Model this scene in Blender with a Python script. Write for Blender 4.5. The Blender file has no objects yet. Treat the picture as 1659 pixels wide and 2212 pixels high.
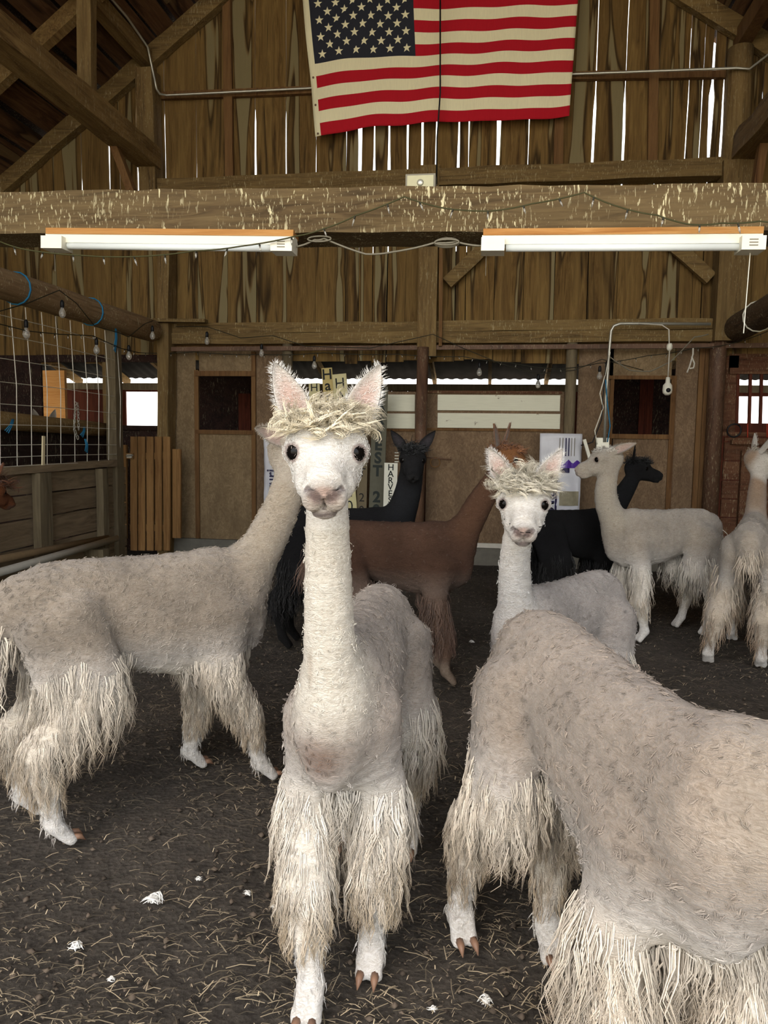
import bpy, bmesh, math, random
import numpy as np
from mathutils import Vector, Matrix, noise
random.seed(7); rng = np.random.default_rng(7)
scene = bpy.context.scene
C = scene.collection
PI = math.pi
# ------------------------------------------------------------------ camera
F, CX, CY, H = 1621., 829.5, 1106., 1.30          # focal length and centre for a 1659x2212 frame, eye height
YAW, PITCH, ROLL = math.radians(8), math.radians(5.5), math.radians(.8)
fw = np.array([-math.sin(YAW)*math.cos(PITCH), math.cos(YAW)*math.cos(PITCH), -math.sin(PITCH)])
r0 = np.array([math.cos(YAW), math.sin(YAW), 0.]); u0 = np.cross(r0, fw)
cr = r0*math.cos(ROLL)+u0*math.sin(ROLL); cu = -r0*math.sin(ROLL)+u0*math.cos(ROLL)
cd = bpy.data.cameras.new('camera'); cam = bpy.data.objects.new('camera', cd); C.objects.link(cam)
cd.sensor_fit = 'VERTICAL'; cd.sensor_height = 24.; cd.lens = F*24./2212.; cd.clip_start = .05; cd.clip_end = 300
cam.matrix_world = Matrix(((cr[0], cu[0], -fw[0], 0), (cr[1], cu[1], -fw[1], 0), (cr[2], cu[2], -fw[2], H), (0, 0, 0, 1)))
scene.camera = cam
# ------------------------------------------------------------------ sky, sun, exposure
w = bpy.data.worlds.new('sky'); scene.world = w; w.use_nodes = True
nt = w.node_tree; nt.nodes.clear()
bgn = nt.nodes.new('ShaderNodeBackground'); wo = nt.nodes.new('ShaderNodeOutputWorld')
skyn = nt.nodes.new('ShaderNodeTexSky'); skyn.sky_type = 'NISHITA'; skyn.sun_disc = False
skyn.sun_elevation = math.radians(52); skyn.sun_rotation = math.radians(200); skyn.dust_density = 3.0; skyn.air_density = 1.2
mxw = nt.nodes.new('ShaderNodeMix'); mxw.data_type = 'RGBA'; mxw.inputs[0].default_value = .62   # thin white overcast
mulw = nt.nodes.new('ShaderNodeVectorMath'); mulw.operation = 'SCALE'; mulw.inputs['Scale'].default_value = .16
nt.links.new(skyn.outputs[0], mulw.inputs[0]); nt.links.new(mulw.outputs[0], mxw.inputs[6])
mxw.inputs[7].default_value = (1.0, .985, .95, 1)
nt.links.new(mxw.outputs[2], bgn.inputs[0]); nt.links.new(bgn.outputs[0], wo.inputs[0])
bgn.inputs[1].default_value = 1.0
sd = bpy.data.lights.new('sun', 'SUN'); sun = bpy.data.objects.new('sun', sd); C.objects.link(sun)
sd.energy = 3.0; sd.angle = math.radians(2); sd.color = (1, .95, .86)
sun.rotation_euler = (0, math.radians(-38), 0)
vs = scene.view_settings
vs.view_transform = 'Standard'; vs.look = 'None'; vs.gamma = 1; vs.use_curve_mapping = False
vs.exposure = 2.25
scene.cycles.max_bounces = 6; scene.cycles.diffuse_bounces = 4; scene.cycles.glossy_bounces = 2; scene.cycles.transmission_bounces = 4; scene.cycles.caustics_reflective = False; scene.cycles.caustics_refractive = False

# ------------------------------------------------------------------ helpers
def ray(x, y): return fw+cr*((x-CX)/F)-cu*((y-CY)/F)
def PY(x, y, D): d = ray(x, y); return Vector(d*D/d[1]+[0, 0, H])      # where a sight line meets the plane Y = D
def PX(x, y, D): d = ray(x, y); return Vector(d*D/d[0]+[0, 0, H])
def PZ(x, y, z=0.): d = ray(x, y); return Vector(d*(z-H)/d[2]+[0, 0, H])
V = Vector

class MB:
    def __init__(s): s.v = []; s.f = []; s.m = []
    def add(s, vs, fs, mi=0):
        o = len(s.v); s.v += [tuple(p) for p in vs]; s.f += [tuple(i+o for i in f) for f in fs]; s.m += [mi]*len(fs); return s
    def box(s, a, b, mi=0):
        x0, y0, z0 = [min(a[i], b[i]) for i in range(3)]; x1, y1, z1 = [max(a[i], b[i]) for i in range(3)]
        return s.add([(x0,y0,z0),(x1,y0,z0),(x1,y1,z0),(x0,y1,z0),(x0,y0,z1),(x1,y0,z1),(x1,y1,z1),(x0,y1,z1)],
              [(0,3,2,1),(4,5,6,7),(0,1,5,4),(1,2,6,5),(2,3,7,6),(3,0,4,7)], mi)
    def bar(s, a, b, w, d, up=(0,0,1), n=1, jit=0., mi=0, tw=0.):
        """timber from a to b: w across, d along up; n segments with rough edges"""
        a = V(a); b = V(b); ax = (b-a).normalized(); up = V(up); sd_ = ax.cross(up).normalized(); up = sd_.cross(ax).normalized()
        vs = []; fs = []
        for i in range(n+1):
            c = a.lerp(b, i/n)
            for (p, q) in ((-1,-1),(1,-1),(1,1),(-1,1)):
                vs.append(c+sd_*(p*w/2+random.uniform(-jit,jit))+up*(q*d/2+random.uniform(-jit,jit)))
        for i in range(n):
            o = 4*i
            for k in range(4): fs.append((o+k, o+(k+1)%4, o+4+(k+1)%4, o+4+k))
        fs += [(3,2,1,0), tuple(4*n+k for k in range(4))]
        return s.add(vs, fs, mi)
    def tube(s, pts, r, n=8, mi=0, cap=True):
        pts = [V(p) for p in pts]; m = len(pts); rr = r if isinstance(r, (list, tuple)) else [r]*m
        vs = []; fs = []; ref = None
        for i in range(m):
            t = (pts[min(i+1, m-1)]-pts[max(i-1, 0)]).normalized()
            if ref is None: ref = t.orthogonal().normalized()
            ref = (ref-t*ref.dot(t)).normalized(); b = t.cross(ref)
            for k in range(n):
                an = 2*PI*k/n; vs.append(pts[i]+(ref*math.cos(an)+b*math.sin(an))*rr[i])
        for i in range(m-1):
            for k in range(n): fs.append((i*n+k, i*n+(k+1)%n, (i+1)*n+(k+1)%n, (i+1)*n+k))
        if cap: fs += [tuple(range(n-1, -1, -1)), tuple((m-1)*n+k for k in range(n))]
        return s.add(vs, fs, mi)
    def lathe(s, prof, c, ax=(0,0,1), n=12, mi=0):
        ax = V(ax).normalized(); a = ax.orthogonal().normalized(); b = ax.cross(a); c = V(c); vs = []; fs = []; m = len(prof)
        for (r, h) in prof:
            for k in range(n):
                an = 2*PI*k/n; vs.append(c+ax*h+(a*math.cos(an)+b*math.sin(an))*r)
        for i in range(m-1):
            for k in range(n): fs.append((i*n+k, i*n+(k+1)%n, (i+1)*n+(k+1)%n, (i+1)*n+k))
        fs += [tuple(range(n-1,-1,-1)), tuple((m-1)*n+k for k in range(n))]
        return s.add(vs, fs, mi)
    def build(s, name, mats, parent=None, smooth=False, base=None):
        me = bpy.data.meshes.new(name)
        v = s.v
        if base is not None: v = [(p[0]-base[0], p[1]-base[1], p[2]-base[2]) for p in v]
        me.from_pydata(v, [], s.f)
        mats = mats if isinstance(mats, (list, tuple)) else [mats]
        for m in mats: me.materials.append(m)
        if len(mats) > 1: me.polygons.foreach_set('material_index', s.m)
        if smooth: me.polygons.foreach_set('use_smooth', [True]*len(s.f))
        me.update()
        return link(name, me, parent, base)
def link(name, me, parent=None, base=None):
    o = bpy.data.objects.new(name, me); C.objects.link(o)
    if base is not None: o.location = base
    if parent is not None:
        o.parent = parent; o.matrix_parent_inverse = parent.matrix_basis.inverted()
    return o
def tag(o, label, cat, group=None):
    o['label'] = label; o['category'] = cat
    if group: o['group'] = group
    return o
def thing(name, label, cat, loc=(0,0,0), group=None, rz=0.):
    o = bpy.data.objects.new(name, None); C.objects.link(o); o.location = loc; o.rotation_euler = (0, 0, rz); o.empty_display_size = .1
    return tag(o, label, cat, group)
def struct(o): o['kind'] = 'structure'; return o
def sroot(name, loc=(0,0,0)):
    o = bpy.data.objects.new(name, None); C.objects.link(o); o.location = loc; return struct(o)
def stuff(o): o['kind'] = 'stuff'; return o

# ------------------------------------------------------------------ materials
def srgb(*c):
    if len(c) == 1: c = c[0]
    return tuple(((x/255)/12.92 if x/255 <= .04045 else ((x/255+.055)/1.055)**2.4) for x in c)+(1.,)
class NT:
    def __init__(s, name):
        s.mat = bpy.data.materials.new(name); s.mat.use_nodes = True; s.t = s.mat.node_tree
        s.b = s.t.nodes['Principled BSDF']; s.out = s.t.nodes['Material Output']
        s.tc = s.n('ShaderNodeTexCoord'); s.b.inputs['Specular IOR Level'].default_value = .25
    def n(s, ty, **kw):
        nd = s.t.nodes.new(ty)
        for k, v in kw.items(): setattr(nd, k, v)
        return nd
    def l(s, a, b): s.t.links.new(a, b)
    def vec(s, scale=(1,1,1), rnd=False, src='Object'):
        mp = s.n('ShaderNodeMapping'); mp.inputs['Scale'].default_value = scale
        o = s.tc.outputs[src]
        if rnd:
            oi = s.n('ShaderNodeObjectInfo'); ad = s.n('ShaderNodeVectorMath', operation='MULTIPLY_ADD')
            ad.inputs[0].default_value = (37., 23., 11.)
            s.l(oi.outputs['Random'], ad.inputs[1]); s.l(o, ad.inputs[2]); o = ad.outputs[0]
        s.l(o, mp.inputs[0]); return mp.outputs[0]
    def noise(s, vec, scale, detail=4., rough=.6, dist=0., out=0):
        nd = s.n('ShaderNodeTexNoise'); nd.inputs['Scale'].default_value = scale; nd.inputs['Detail'].default_value = detail
        nd.inputs['Roughness'].default_value = rough; nd.inputs['Distortion'].default_value = dist
        s.l(vec, nd.inputs['Vector']); return nd.outputs[out]
    def voro(s, vec, scale, feature='F1', out=0, rnd=1.):
        nd = s.n('ShaderNodeTexVoronoi', feature=feature); nd.inputs['Scale'].default_value = scale; nd.inputs['Randomness'].default_value = rnd
        s.l(vec, nd.inputs['Vector']); return nd.outputs[out]
    def ramp(s, fac, stops, interp='LINEAR'):
        nd = s.n('ShaderNodeValToRGB'); cr_ = nd.color_ramp; cr_.interpolation = interp
        while len(cr_.elements) < len(stops): cr_.elements.new(.5)
        for e, (p, c) in zip(cr_.elements, stops):
            e.position = p; e.color = c if len(c) == 4 else tuple(c)+(1,)
        s.l(fac, nd.inputs[0]); return nd.outputs[0]
    def mix(s, fac, a, b, mode='MIX'):
        nd = s.n('ShaderNodeMix', data_type='RGBA', blend_type=mode)
        for i, x in ((0, fac), (6, a), (7, b)):
            if isinstance(x, (int, float)): nd.inputs[i].default_value = x
            elif isinstance(x, tuple): nd.inputs[i].default_value = x if len(x) == 4 else x+(1,)
            else: s.l(x, nd.inputs[i])
        return nd.outputs[2]
    def math(s, op, a, b=0.):
        nd = s.n('ShaderNodeMath', operation=op)
        for i, x in enumerate((a, b)):
            if isinstance(x, (int, float)): nd.inputs[i].default_value = x
            else: s.l(x, nd.inputs[i])
        return nd.outputs[0]
    def bump(s, h, strength=.5, dist=.01):
        nd = s.n('ShaderNodeBump'); nd.inputs['Strength'].default_value = strength; nd.inputs['Distance'].default_value = dist
        s.l(h, nd.inputs['Height']); s.l(nd.outputs[0], s.b.inputs['Normal'])
    def col(s, c):
        if isinstance(c, tuple): s.b.inputs['Base Color'].default_value = c if len(c) == 4 else c+(1,)
        else: s.l(c, s.b.inputs['Base Color'])
    def fin(s, rough=.85): s.b.inputs['Roughness'].default_value = rough; return s.mat
def plain(name, c, rough=.6, metal=0., bumps=0., var=.12):
    t = NT(name); v = t.vec((1,1,1)); nz = t.noise(v, 22., 5.)
    t.col(t.mix(nz, tuple(x*(1-var) for x in c[:3])+(1,), tuple(min(1, x*(1+var)) for x in c[:3])+(1,)))
    t.b.inputs['Metallic'].default_value = metal
    if bumps: t.bump(nz, bumps, .004)
    return t.fin(rough)
def wood(name, dark, mid, light, grain=(14,14,1.), blotch=0., drop=0., rough=.88, bs=.5):
    """weathered wood; grain = texture scale, smallest along the fibre"""
    dark, mid, light = [tuple(x*.84 for x in c_[:3])+(1,) for c_ in (dark, mid, light)]
    t = NT(name); v = t.vec(grain, True); v1 = t.vec((1,1,1), True)
    n1 = t.noise(v, 2.2, 6., .65, 1.2); n2 = t.noise(v, .55, 3., .5, .6)
    c = t.ramp(n1, [(.28, dark), (.5, mid), (.75, light)])
    c = t.mix(t.ramp(n2, [(.35, (0,0,0)), (.7, (1,1,1))]), c, t.mix(.55, c, light))
    oi = t.n('ShaderNodeObjectInfo')
    c = t.mix(t.ramp(oi.outputs['Random'], [(0, (0,0,0)), (1, (.45,.45,.45))]), c, t.mix(.6, c, dark))
    if blotch:                                             # pale knot flares ringed with dark resin
        g = tuple(x*.42 for x in grain); v3 = t.vec(g, True); nb = t.noise(v3, 1.05, 2.5, .5, .9)
        ring = t.ramp(nb, [(.52, (0,0,0)), (.575, (1,1,1)), (.60, (0,0,0))])
        core = t.ramp(nb, [(.585, (0,0,0)), (.61, (1,1,1))])
        c = t.mix(t.math('MULTIPLY', ring, .85), c, tuple(x*.35 for x in dark[:3])+(1,))
        c = t.mix(t.math('MULTIPLY', core, blotch), c, srgb(128,116,84))
    if drop:                                               # bird droppings run down the face
        nd = t.noise(t.vec((46,46,9)), 1.4, 3., .6, .5); big = t.noise(v1, 3.4, 3.); nd2 = t.noise(t.vec((95,95,22)), 1.3, 2., .5, .4)
        sp = t.math('MULTIPLY', t.ramp(nd, [(.605, (0,0,0)), (.64, (1,1,1))]), t.ramp(big, [(.45, (0,0,0)), (.6, (1,1,1))]))
        sp2 = t.math('MULTIPLY', t.ramp(nd2, [(.62, (0,0,0)), (.655, (1,1,1))]), t.ramp(t.noise(v1, 1.9, 2.), [(.4, (0,0,0)), (.6, (1,1,1))]))
        c = t.mix(t.math('MULTIPLY', t.math('MAXIMUM', sp, t.math('MULTIPLY', sp2, .8)), drop), c, srgb(215,205,165))
    t.col(c); t.bump(n1, bs, .012)
    return t.fin(rough)
W = {}
W['plank'] = wood('weathered_plank', srgb(64,44,20), srgb(113,86,46), srgb(150,122,72), (13,13,.9), blotch=.95)
W['beam'] = wood('hewn_beam', srgb(58,45,28), srgb(104,85,57), srgb(140,119,82), (1.1,14,14), drop=.95)
W['timberx'] = wood('timber_x', srgb(70,54,31), srgb(120,97,60), srgb(154,128,82), (1.1,13,13), drop=.35)
W['timbery'] = wood('timber_y', srgb(70,52,29), srgb(126,99,60), srgb(162,134,86), (13,1.,13), drop=.3)
W['timberz'] = wood('timber_z', srgb(70,53,31), srgb(122,97,60), srgb(156,131,86), (13,13,1.), drop=.2)
W['stud'] = wood('red_brown_wood', srgb(74,48,28), srgb(116,82,50), srgb(142,110,70), (13,13,1.))
W['log'] = wood('peeled_log', srgb(104,80,54), srgb(158,128,92), srgb(190,162,122), (13,1.,13), drop=.8)
W['darklog'] = wood('dark_log', srgb(46,34,24), srgb(84,64,46), srgb(112,90,66), (13,1.,13), drop=.5)
W['roofb'] = wood('roof_board', srgb(48,31,19), srgb(92,62,40), srgb(140,106,74), (9,1.,9), blotch=.3)
W['grey'] = wood('grey_board', srgb(96,80,60), srgb(138,118,92), srgb(166,146,116), (9,1.,9))
W['greyz'] = wood('grey_post_wood', srgb(80,69,52), srgb(116,102,78), srgb(144,130,102), (11,11,1.))
W['cedar'] = wood('cedar_slat', srgb(98,66,34), srgb(148,108,64), srgb(178,138,88), (14,14,1.))
W['redz'] = wood('red_barn_board', srgb(48,22,16), srgb(92,42,28), srgb(118,64,42), (11,11,1.))
W['redx'] = wood('red_brown_board', srgb(58,34,22), srgb(100,64,44), srgb(128,92,66), (1.,11,11), drop=.3)
W['pine'] = wood('fresh_pine', srgb(168,110,54), srgb(196,140,78), srgb(214,166,104), (1.,16,16))
def osb(name, a, b, c_):
    t = NT(name); v = t.vec((1,1,.55), True); w_ = t.noise(v, 5., 2.); mp = t.n('ShaderNodeVectorMath', operation='MULTIPLY_ADD')
    mp.inputs[1].default_value = (.25,.25,.25); nn = t.n('ShaderNodeTexNoise'); nn.inputs['Scale'].default_value = 6.; t.l(v, nn.inputs['Vector'])
    t.l(nn.outputs['Color'], mp.inputs[0]); t.l(v, mp.inputs[2])
    vo = t.voro(mp.outputs[0], 95., out=1); n2 = t.noise(v, 30., 5.)
    c = t.mix(.45, t.ramp(vo, [(.1, a), (.5, b), (.95, c_)]), b); c = t.mix(t.ramp(n2, [(.3, (0,0,0)), (.75, (.7,.7,.7))]), c, a)
    c = t.mix(t.ramp(w_, [(.35, (0,0,0)), (.8, (.5,.5,.5))]), c, tuple(x*.6 for x in a[:3])+(1,))
    t.col(c); t.bump(vo, .15, .003); return t.fin(.8)
W['osb'] = osb('strand_board', srgb(98,78,58), srgb(132,108,82), srgb(160,136,106))
W['osb2'] = osb('strand_board_pale', srgb(112,92,66), srgb(144,122,90), srgb(172,150,116))
W['concrete'] = plain('concrete', srgb(112,108,98), .95, bumps=.5, var=.25)
W['steel'] = plain('galvanised_steel', srgb(190,188,176), .38, .6)
W['wire'] = plain('mesh_wire', srgb(206,200,184), .5, .1)
W['rust'] = wood('rusty_pipe', srgb(66,46,34), srgb(104,76,58), srgb(128,98,76), (5,5,1.), drop=.25, rough=.6, bs=.15)
W['white'] = plain('white_enamel', srgb(232,229,212), .4, var=.05)
W['tube'] = plain('lamp_tube', srgb(225,230,228), .2, var=.02)
W['cable'] = plain('dark_cable', srgb(42,40,28), .6)
W['grcable'] = plain('grey_cable', srgb(120,114,98), .5)
W['black'] = plain('black_plastic', srgb(22,22,24), .45)
W['blue'] = plain('blue_twine', srgb(44,118,156), .7)
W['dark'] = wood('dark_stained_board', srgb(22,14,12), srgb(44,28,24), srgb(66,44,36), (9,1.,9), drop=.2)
W['purple'] = plain('purple_print', srgb(86,52,150), .35)
W['bag'] = plain('white_bag', srgb(214,214,220), .3, bumps=.3, var=.06)
W['navy'] = plain('navy_print', srgb(40,34,74), .4)
W['pvc'] = plain('white_pipe', srgb(205,200,186), .4)
W['brpipe'] = plain('stained_pipe', srgb(140,118,88), .6, var=.3)
g = NT('bulb_glass'); g.col((.95,.93,.85)); g.b.inputs['Transmission Weight'].default_value = .75; W['bulb'] = g.fin(.08)
t = NT('chipped_white_paint'); v = t.vec((1,1,1)); a = t.noise(v, 9., 6., .7); b = t.noise(t.vec((2,2,30)), 3., 3.)
t.col(t.mix(t.ramp(a, [(.30, (1,1,1)), (.36, (0,0,0))]), t.mix(b, srgb(206,204,180), srgb(232,230,208)), srgb(110,88,60))); W['paint'] = t.fin(.6)
# ================================================================== THE BARN
YB = 8.0                                                    # the back wall's inner face
RX, RZ, SL, SR = -.9, 7.30, .72, .66                        # ridge and the two roof slopes
def rake(x): return RZ+SL*(x-RX) if x < RX else RZ-SR*(x-RX)
def wx(px, py=350): return PY(px, py, YB).x
def wz(py, px=830): return PY(px, py, YB).z

# ---- floor: trodden dirt
def ground():
    t = NT('trodden_dirt'); v = t.vec((1,1,1))
    n1 = t.noise(v, 1.1, 4.); n2 = t.noise(v, 26., 8., .75); n3 = t.noise(t.vec((30,9,1)), 4., 4., .6, 2.); vo = t.voro(v, 60.)
    c = t.ramp(n2, [(.3, srgb(36,33,30)), (.52, srgb(66,61,55)), (.72, srgb(98,91,82))])
    c = t.mix(t.ramp(n1, [(.35, (0,0,0)), (.65, (.8,.8,.8))]), c, t.mix(n2, srgb(48,44,40), srgb(106,98,88)))
    c = t.mix(t.ramp(n3, [(.60, (0,0,0)), (.68, (.15,.15,.15))]), c, srgb(122,107,80))
    t.col(c); t.bump(t.math('ADD', n2, t.math('MULTIPLY', vo, .5)), .9, .02); m = t.fin(.95)
    nx, ny = 150, 170; X = np.linspace(-6.3, 4.6, nx); Y = -2.4+(np.linspace(0, 1, ny)**1.0)*10.5
    vs_ = []
    for y in Y:
        for x in X:
            z = .012*noise.noise(V((x*1.3, y*1.3, 0)))+.006*noise.noise(V((x*5, y*5, 3)))+.004*noise.noise(V((x*13, y*13, 7)))
            vs_.append((x, y, z-.012))
    fs = [(j*nx+i, j*nx+i+1, (j+1)*nx+i+1, (j+1)*nx+i) for j in range(ny-1) for i in range(nx-1)]
    struct(MB().add(vs_, fs).build('floor', m, smooth=True))
    t2 = NT('yard_gravel'); nn = t2.noise(t2.vec((1,1,1)), 8., 6.); t2.col(t2.ramp(nn, [(.3, srgb(150,142,126)), (.7, srgb(186,178,160))])); t2.bump(nn, .4, .02)
    for (a, b) in (((-60,-60,-.06),(60,-2.4,-.03)), ((-60,8.1,-.06),(60,90,-.03)), ((-60,-2.4,-.06),(-6.3,8.1,-.03)), ((4.6,-2.4,-.06),(60,8.1,-.03))):
        m_ = MB(); m_.box(a, b); struct(m_.build('floor', t2.fin(.95)))
ground()

# ---- back wall of upright planks, each its own piece, with daylight in the gaps
wall_back = sroot('wall_back', (0, YB, 0))
cuts = [(-330,2),(-260,2),(-190,2),(-115,3),(-40,2),(40,2),(115,2.5),(175,5),(235,3.5),(258,3),(297,4),(357,4),(425,4),(490,4),(552,5),(618,3),(683,3),(748,4.5),(777,6.5),(808,6.5),(840,8),(880,3.5),
        (912,4.5),(942,6.5),(990,6.5),(1012,4),(1075,8),(1140,5),(1207,6.5),(1280,5),(1345,5),(1415,6.5),(1480,4),(1510,3),(1531,9),(1556,4),(1606,4),(1640,2),(1720,2),(1790,3),(1870,2),(1950,3),(2030,2),(2110,2)]
cx_ = [wx(p) for p, _ in cuts]; SEG = 26
def gapw(i, z):
    b = cuts[i][1]/200.
    nz = noise.noise(V((i*7.31, z*.9, 1.7))); fine = .18*noise.noise(V((i*3.3, z*6., 9)))
    zone = 1.0 if 3.9 < z < 4.75 else (.42 if z >= 4.75 else .30)
    return max(.0022, b*zone*(.75+1.1*nz+fine))
def gapc(i, z): return cx_[i]+.008*noise.noise(V((i*5.1, z*.7, 4)))+.004*noise.noise(V((i*9.7, z*3.1, 2)))
for i in range(len(cuts)-1):
    xm = (cx_[i]+cx_[i+1])/2; z0 = 2.13+random.uniform(-.03,.02); y0 = YB+random.uniform(0,.006)
    vs_ = []; fs = []
    tl, tr = rake(cx_[i])+.06, rake(cx_[i+1])+.06
    for k in range(SEG+1):
        f = k/SEG; zl, zr = z0+(tl-z0)*f, z0+(tr-z0)*f
        xl = gapc(i, zl)+gapw(i, zl)/2; xr = gapc(i+1, zr)-gapw(i+1, zr)/2
        vs_ += [(xl,y0,zl),(xr,y0,zr),(xr,y0+.024,zr),(xl,y0+.024,zl)]
    for k in range(SEG):
        o = 4*k
        for e in range(4): fs.append((o+e, o+(e+1)%4, o+4+(e+1)%4, o+4+e))
    fs += [(3,2,1,0), tuple(4*SEG+e for e in range(4))]
    MB().add(vs_, fs).build('plank', W['plank'], wall_back)
# concrete kerb and strand-board panels below
def panel(px0, px1, py0, py1, m, name='panel', y=YB, d=.018, parent=wall_back, proud=0.):
    a, b = PY(px0, (py0+py1)/2, y), PY(px1, (py0+py1)/2, y); zt, zb = PY((px0+px1)/2, py0, y).z, PY((px0+px1)/2, py1, y).z
    m_ = MB(); m_.box((a.x, y-proud, zb), (b.x, y-proud+d, zt)); return m_.build(name, m, parent)
m_ = MB(); m_.box((-3.6, YB-.07, -.03), (2.3, YB+.12, .17)); m_.build('kerb', W['concrete'], wall_back)
Z1 = 1168
panel(372, 424, 750, Z1, W['osb2']); panel(553, 612, 750, Z1, W['osb']); panel(430, 548, 750, 803, W['osb2'])
panel(1244, 1318, 745, Z1, W['osb']); panel(1318, 1452, 745, 812, W['osb2']); panel(1452, 1502, 745, Z1, W['osb'])
# tall thin trims between the panels
for (p0, p1, q0, q1) in ((366,374,745,Z1),(423,432,800,Z1),(545,554,760,Z1),(1311,1319,812,Z1),(1441,1452,812,Z1),(1500,1511,745,Z1),(1512,1524,745,Z1)):
    panel(p0, p1, q0, q1, W['stud'], 'batten', proud=.03, d=.03)
for (p0, p1, q0, q1) in ((424,552,802,813),(424,552,929,938),(1311,1452,812,820),(1311,1452,938,948)):
    panel(p0, p1, q0, q1, W['stud'], 'rail', proud=.04, d=.04)
struct(panel(433, 545, 938, Z1, W['osb2'], 'door_1', proud=.012, parent=None))
struct(panel(1319, 1441, 948, Z1, W['osb'], 'door_2', proud=.012, parent=None))
# sliding doors with chipped white panels
d3 = sroot('door_3', (-1.8, YB, .2)); panel(632, 900, 845, 1178, W['osb'], 'leaf', parent=d3, proud=-.03)
for (q0, q1) in ((852,888),(893,925)): panel(780, 896, q0, q1, W['paint'], 'white_panel', parent=d3, proud=-.012)
panel(740, 899, 926, 931, W['stud'], 'rail', parent=d3, proud=-.008)
d4 = sroot('door_4', (.1, YB, .2)); panel(920, 1214, 845, 1178, W['osb'], 'leaf', parent=d4, proud=-.03)
for (q0, q1) in ((853,887),(893,925)): panel(945, 1210, q0, q1, W['paint'], 'white_panel', parent=d4, proud=-.012)
panel(922, 1212, 926, 931, W['stud'], 'rail', parent=d4, proud=-.008); panel(922, 1214, 844, 850, W['redx'], 'rail', parent=d4, proud=-.008)
panel(922, 1214, 1174, 1184, W['pvc'], 'bottom_rail', parent=d4, proud=.01); panel(632, 900, 1174, 1184, W['pvc'], 'bottom_rail', parent=d3, proud=.01)
# lower wall right of the right post: boards and a barred window; and left of the left post
z = .0; k = 0
while z < 1.36:
    hgt = .185+.01*random.random(); m_ = MB(); m_.box((2.33, YB+.0, z), (4.6, YB+.024, min(z+hgt-.012, 1.37))); m_.build('board', W['redx'], wall_back); z += hgt
panel(1562, 1592, 768, 940, W['redx'], 'board', proud=.0); m_ = MB(); m_.box((2.33,YB,2.02),(4.6,YB+.03,2.2)); m_.build('board', W['redx'], wall_back)
m_ = MB(); m_.box((3.35,YB,1.36),(4.6,YB+.03,2.2)); m_.build('board', W['redx'], wall_back)
m_ = MB(); m_.box((-6.3,YB,0),(-5.08,YB+.03,2.2)); m_.build('board', W['dark'], wall_back)
m_ = MB(); m_.box((-5.08,YB,0),(-3.64,YB+.03,1.40)); m_.build('board', W['dark'], wall_back)
w1 = sroot('window_1', (2.9, YB, 1.4))
for px in (1594, 1621, 1645, 1668, 1690): m_ = MB(); a, b = PY(px,806,YB), PY(px-3,916,YB); m_.bar(a, b, .028, .028, (0,1,0)); m_.build('bar', W['redz'], w1)
m_ = MB(); a = PY(1575, 800, YB); m_.box((a.x,YB-.03,2.0),(3.4,YB+.04,2.06)); m_.build('window_frame', W['redx'], w1)
m_ = MB(); a = PY(1585, 917, YB); m_.box((a.x-.25,YB-.06,1.385),(3.4,YB+.04,1.425)); m_.build('window_sill', W['redx'], w1)
m_ = MB(); a = PY(1580, 955, YB-.05); m_.box((a.x,YB-.07,a.z-.02),(3.4,YB-.01,a.z+.02)); m_.build('nailer', W['redx'], wall_back)
m_ = MB(); a = PY(1612, 1010, YB-.05); m_.box((a.x-.05,YB-.06,0),(a.x+.05,YB-.005,1.24)); m_.build('stud', W['redx'], wall_back)
w2 = sroot('window_2', (-4.4, YB, 1.4))
m_ = MB(); a, b = PY(224,850,YB), PY(250,850,YB); m_.box((a.x,YB-.02,1.38),(b.x,YB+.08,2.16)); m_.build('mullion', W['timberz'], w2)
m_ = MB(); m_.box((-5.1,YB-.05,1.37),(-3.6,YB+.05,1.42)); m_.build('window_sill', W['dark'], w2)
m_ = MB(); m_.box((-5.1,YB-.03,2.12),(-3.6,YB+.05,2.2)); m_.build('window_head', W['dark'], w2)

# ---- timbers on the back wall
def beam_thing(name, label, cat, mb, mat, group=None, smooth=False):
    return tag(mb.build(name, mat, smooth=smooth), label, cat, group)
xl, xr = -3.55, 2.2
m_ = MB(); m_.bar((xl,YB-.07,wz(711)),(xr,YB-.07,wz(708)), .13, .105, n=14, jit=.006); beam_thing('wall_girt', 'upper of two stacked rough timbers across the back wall above the doors', 'beam', m_, W['timberx'])
m_ = MB(); m_.bar((xl,YB-.08,wz(734)),(xr,YB-.08,wz(732)), .15, .115, n=14, jit=.006); beam_thing('wall_girt', 'lower of two stacked rough timbers across the back wall above the doors', 'beam', m_, W['timberx'])
for q0, q1, sd_ in ((xl,-2.25,'over the left half door'),(1.0,2.2,'over the right half door')): m_ = MB(); m_.box((q0,YB-.05,wz(751)),(q1,YB-.002,wz(743))); tag(m_.build('header_board', W['stud']), 'thin reddish board under the stacked wall timbers '+sd_, 'board')
m_ = MB(); m_.bar((-3.6,YB-.16,wz(757)),(4.4,YB-.16,wz(752)), .03, .045, n=4); tag(m_.build('door_track', W['rust']), 'long rusty steel track that the sliding doors hang from', 'track')
m_ = MB(); m_.bar((-3.75,YB-.1,wz(400)),(2.25,YB-.1,wz(398)), .18, .17, n=18, jit=.008); beam_thing('upper_girt', 'rough timber along the back wall just above the splattered tie beam', 'beam', m_, W['timberx'])
for (a, b) in ((PY(340,211,YB),PY(664,199,YB)),(PY(664,199,YB),PY(1240,168,YB)),(PY(1240,168,YB),PY(1585,163,YB))):
    m_ = MB(); m_.bar((a.x,YB-.03,a.z),(b.x,YB-.03,b.z), .05, .075, n=5, jit=.003); m_.build('nailer', W['stud'], wall_back)
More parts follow.
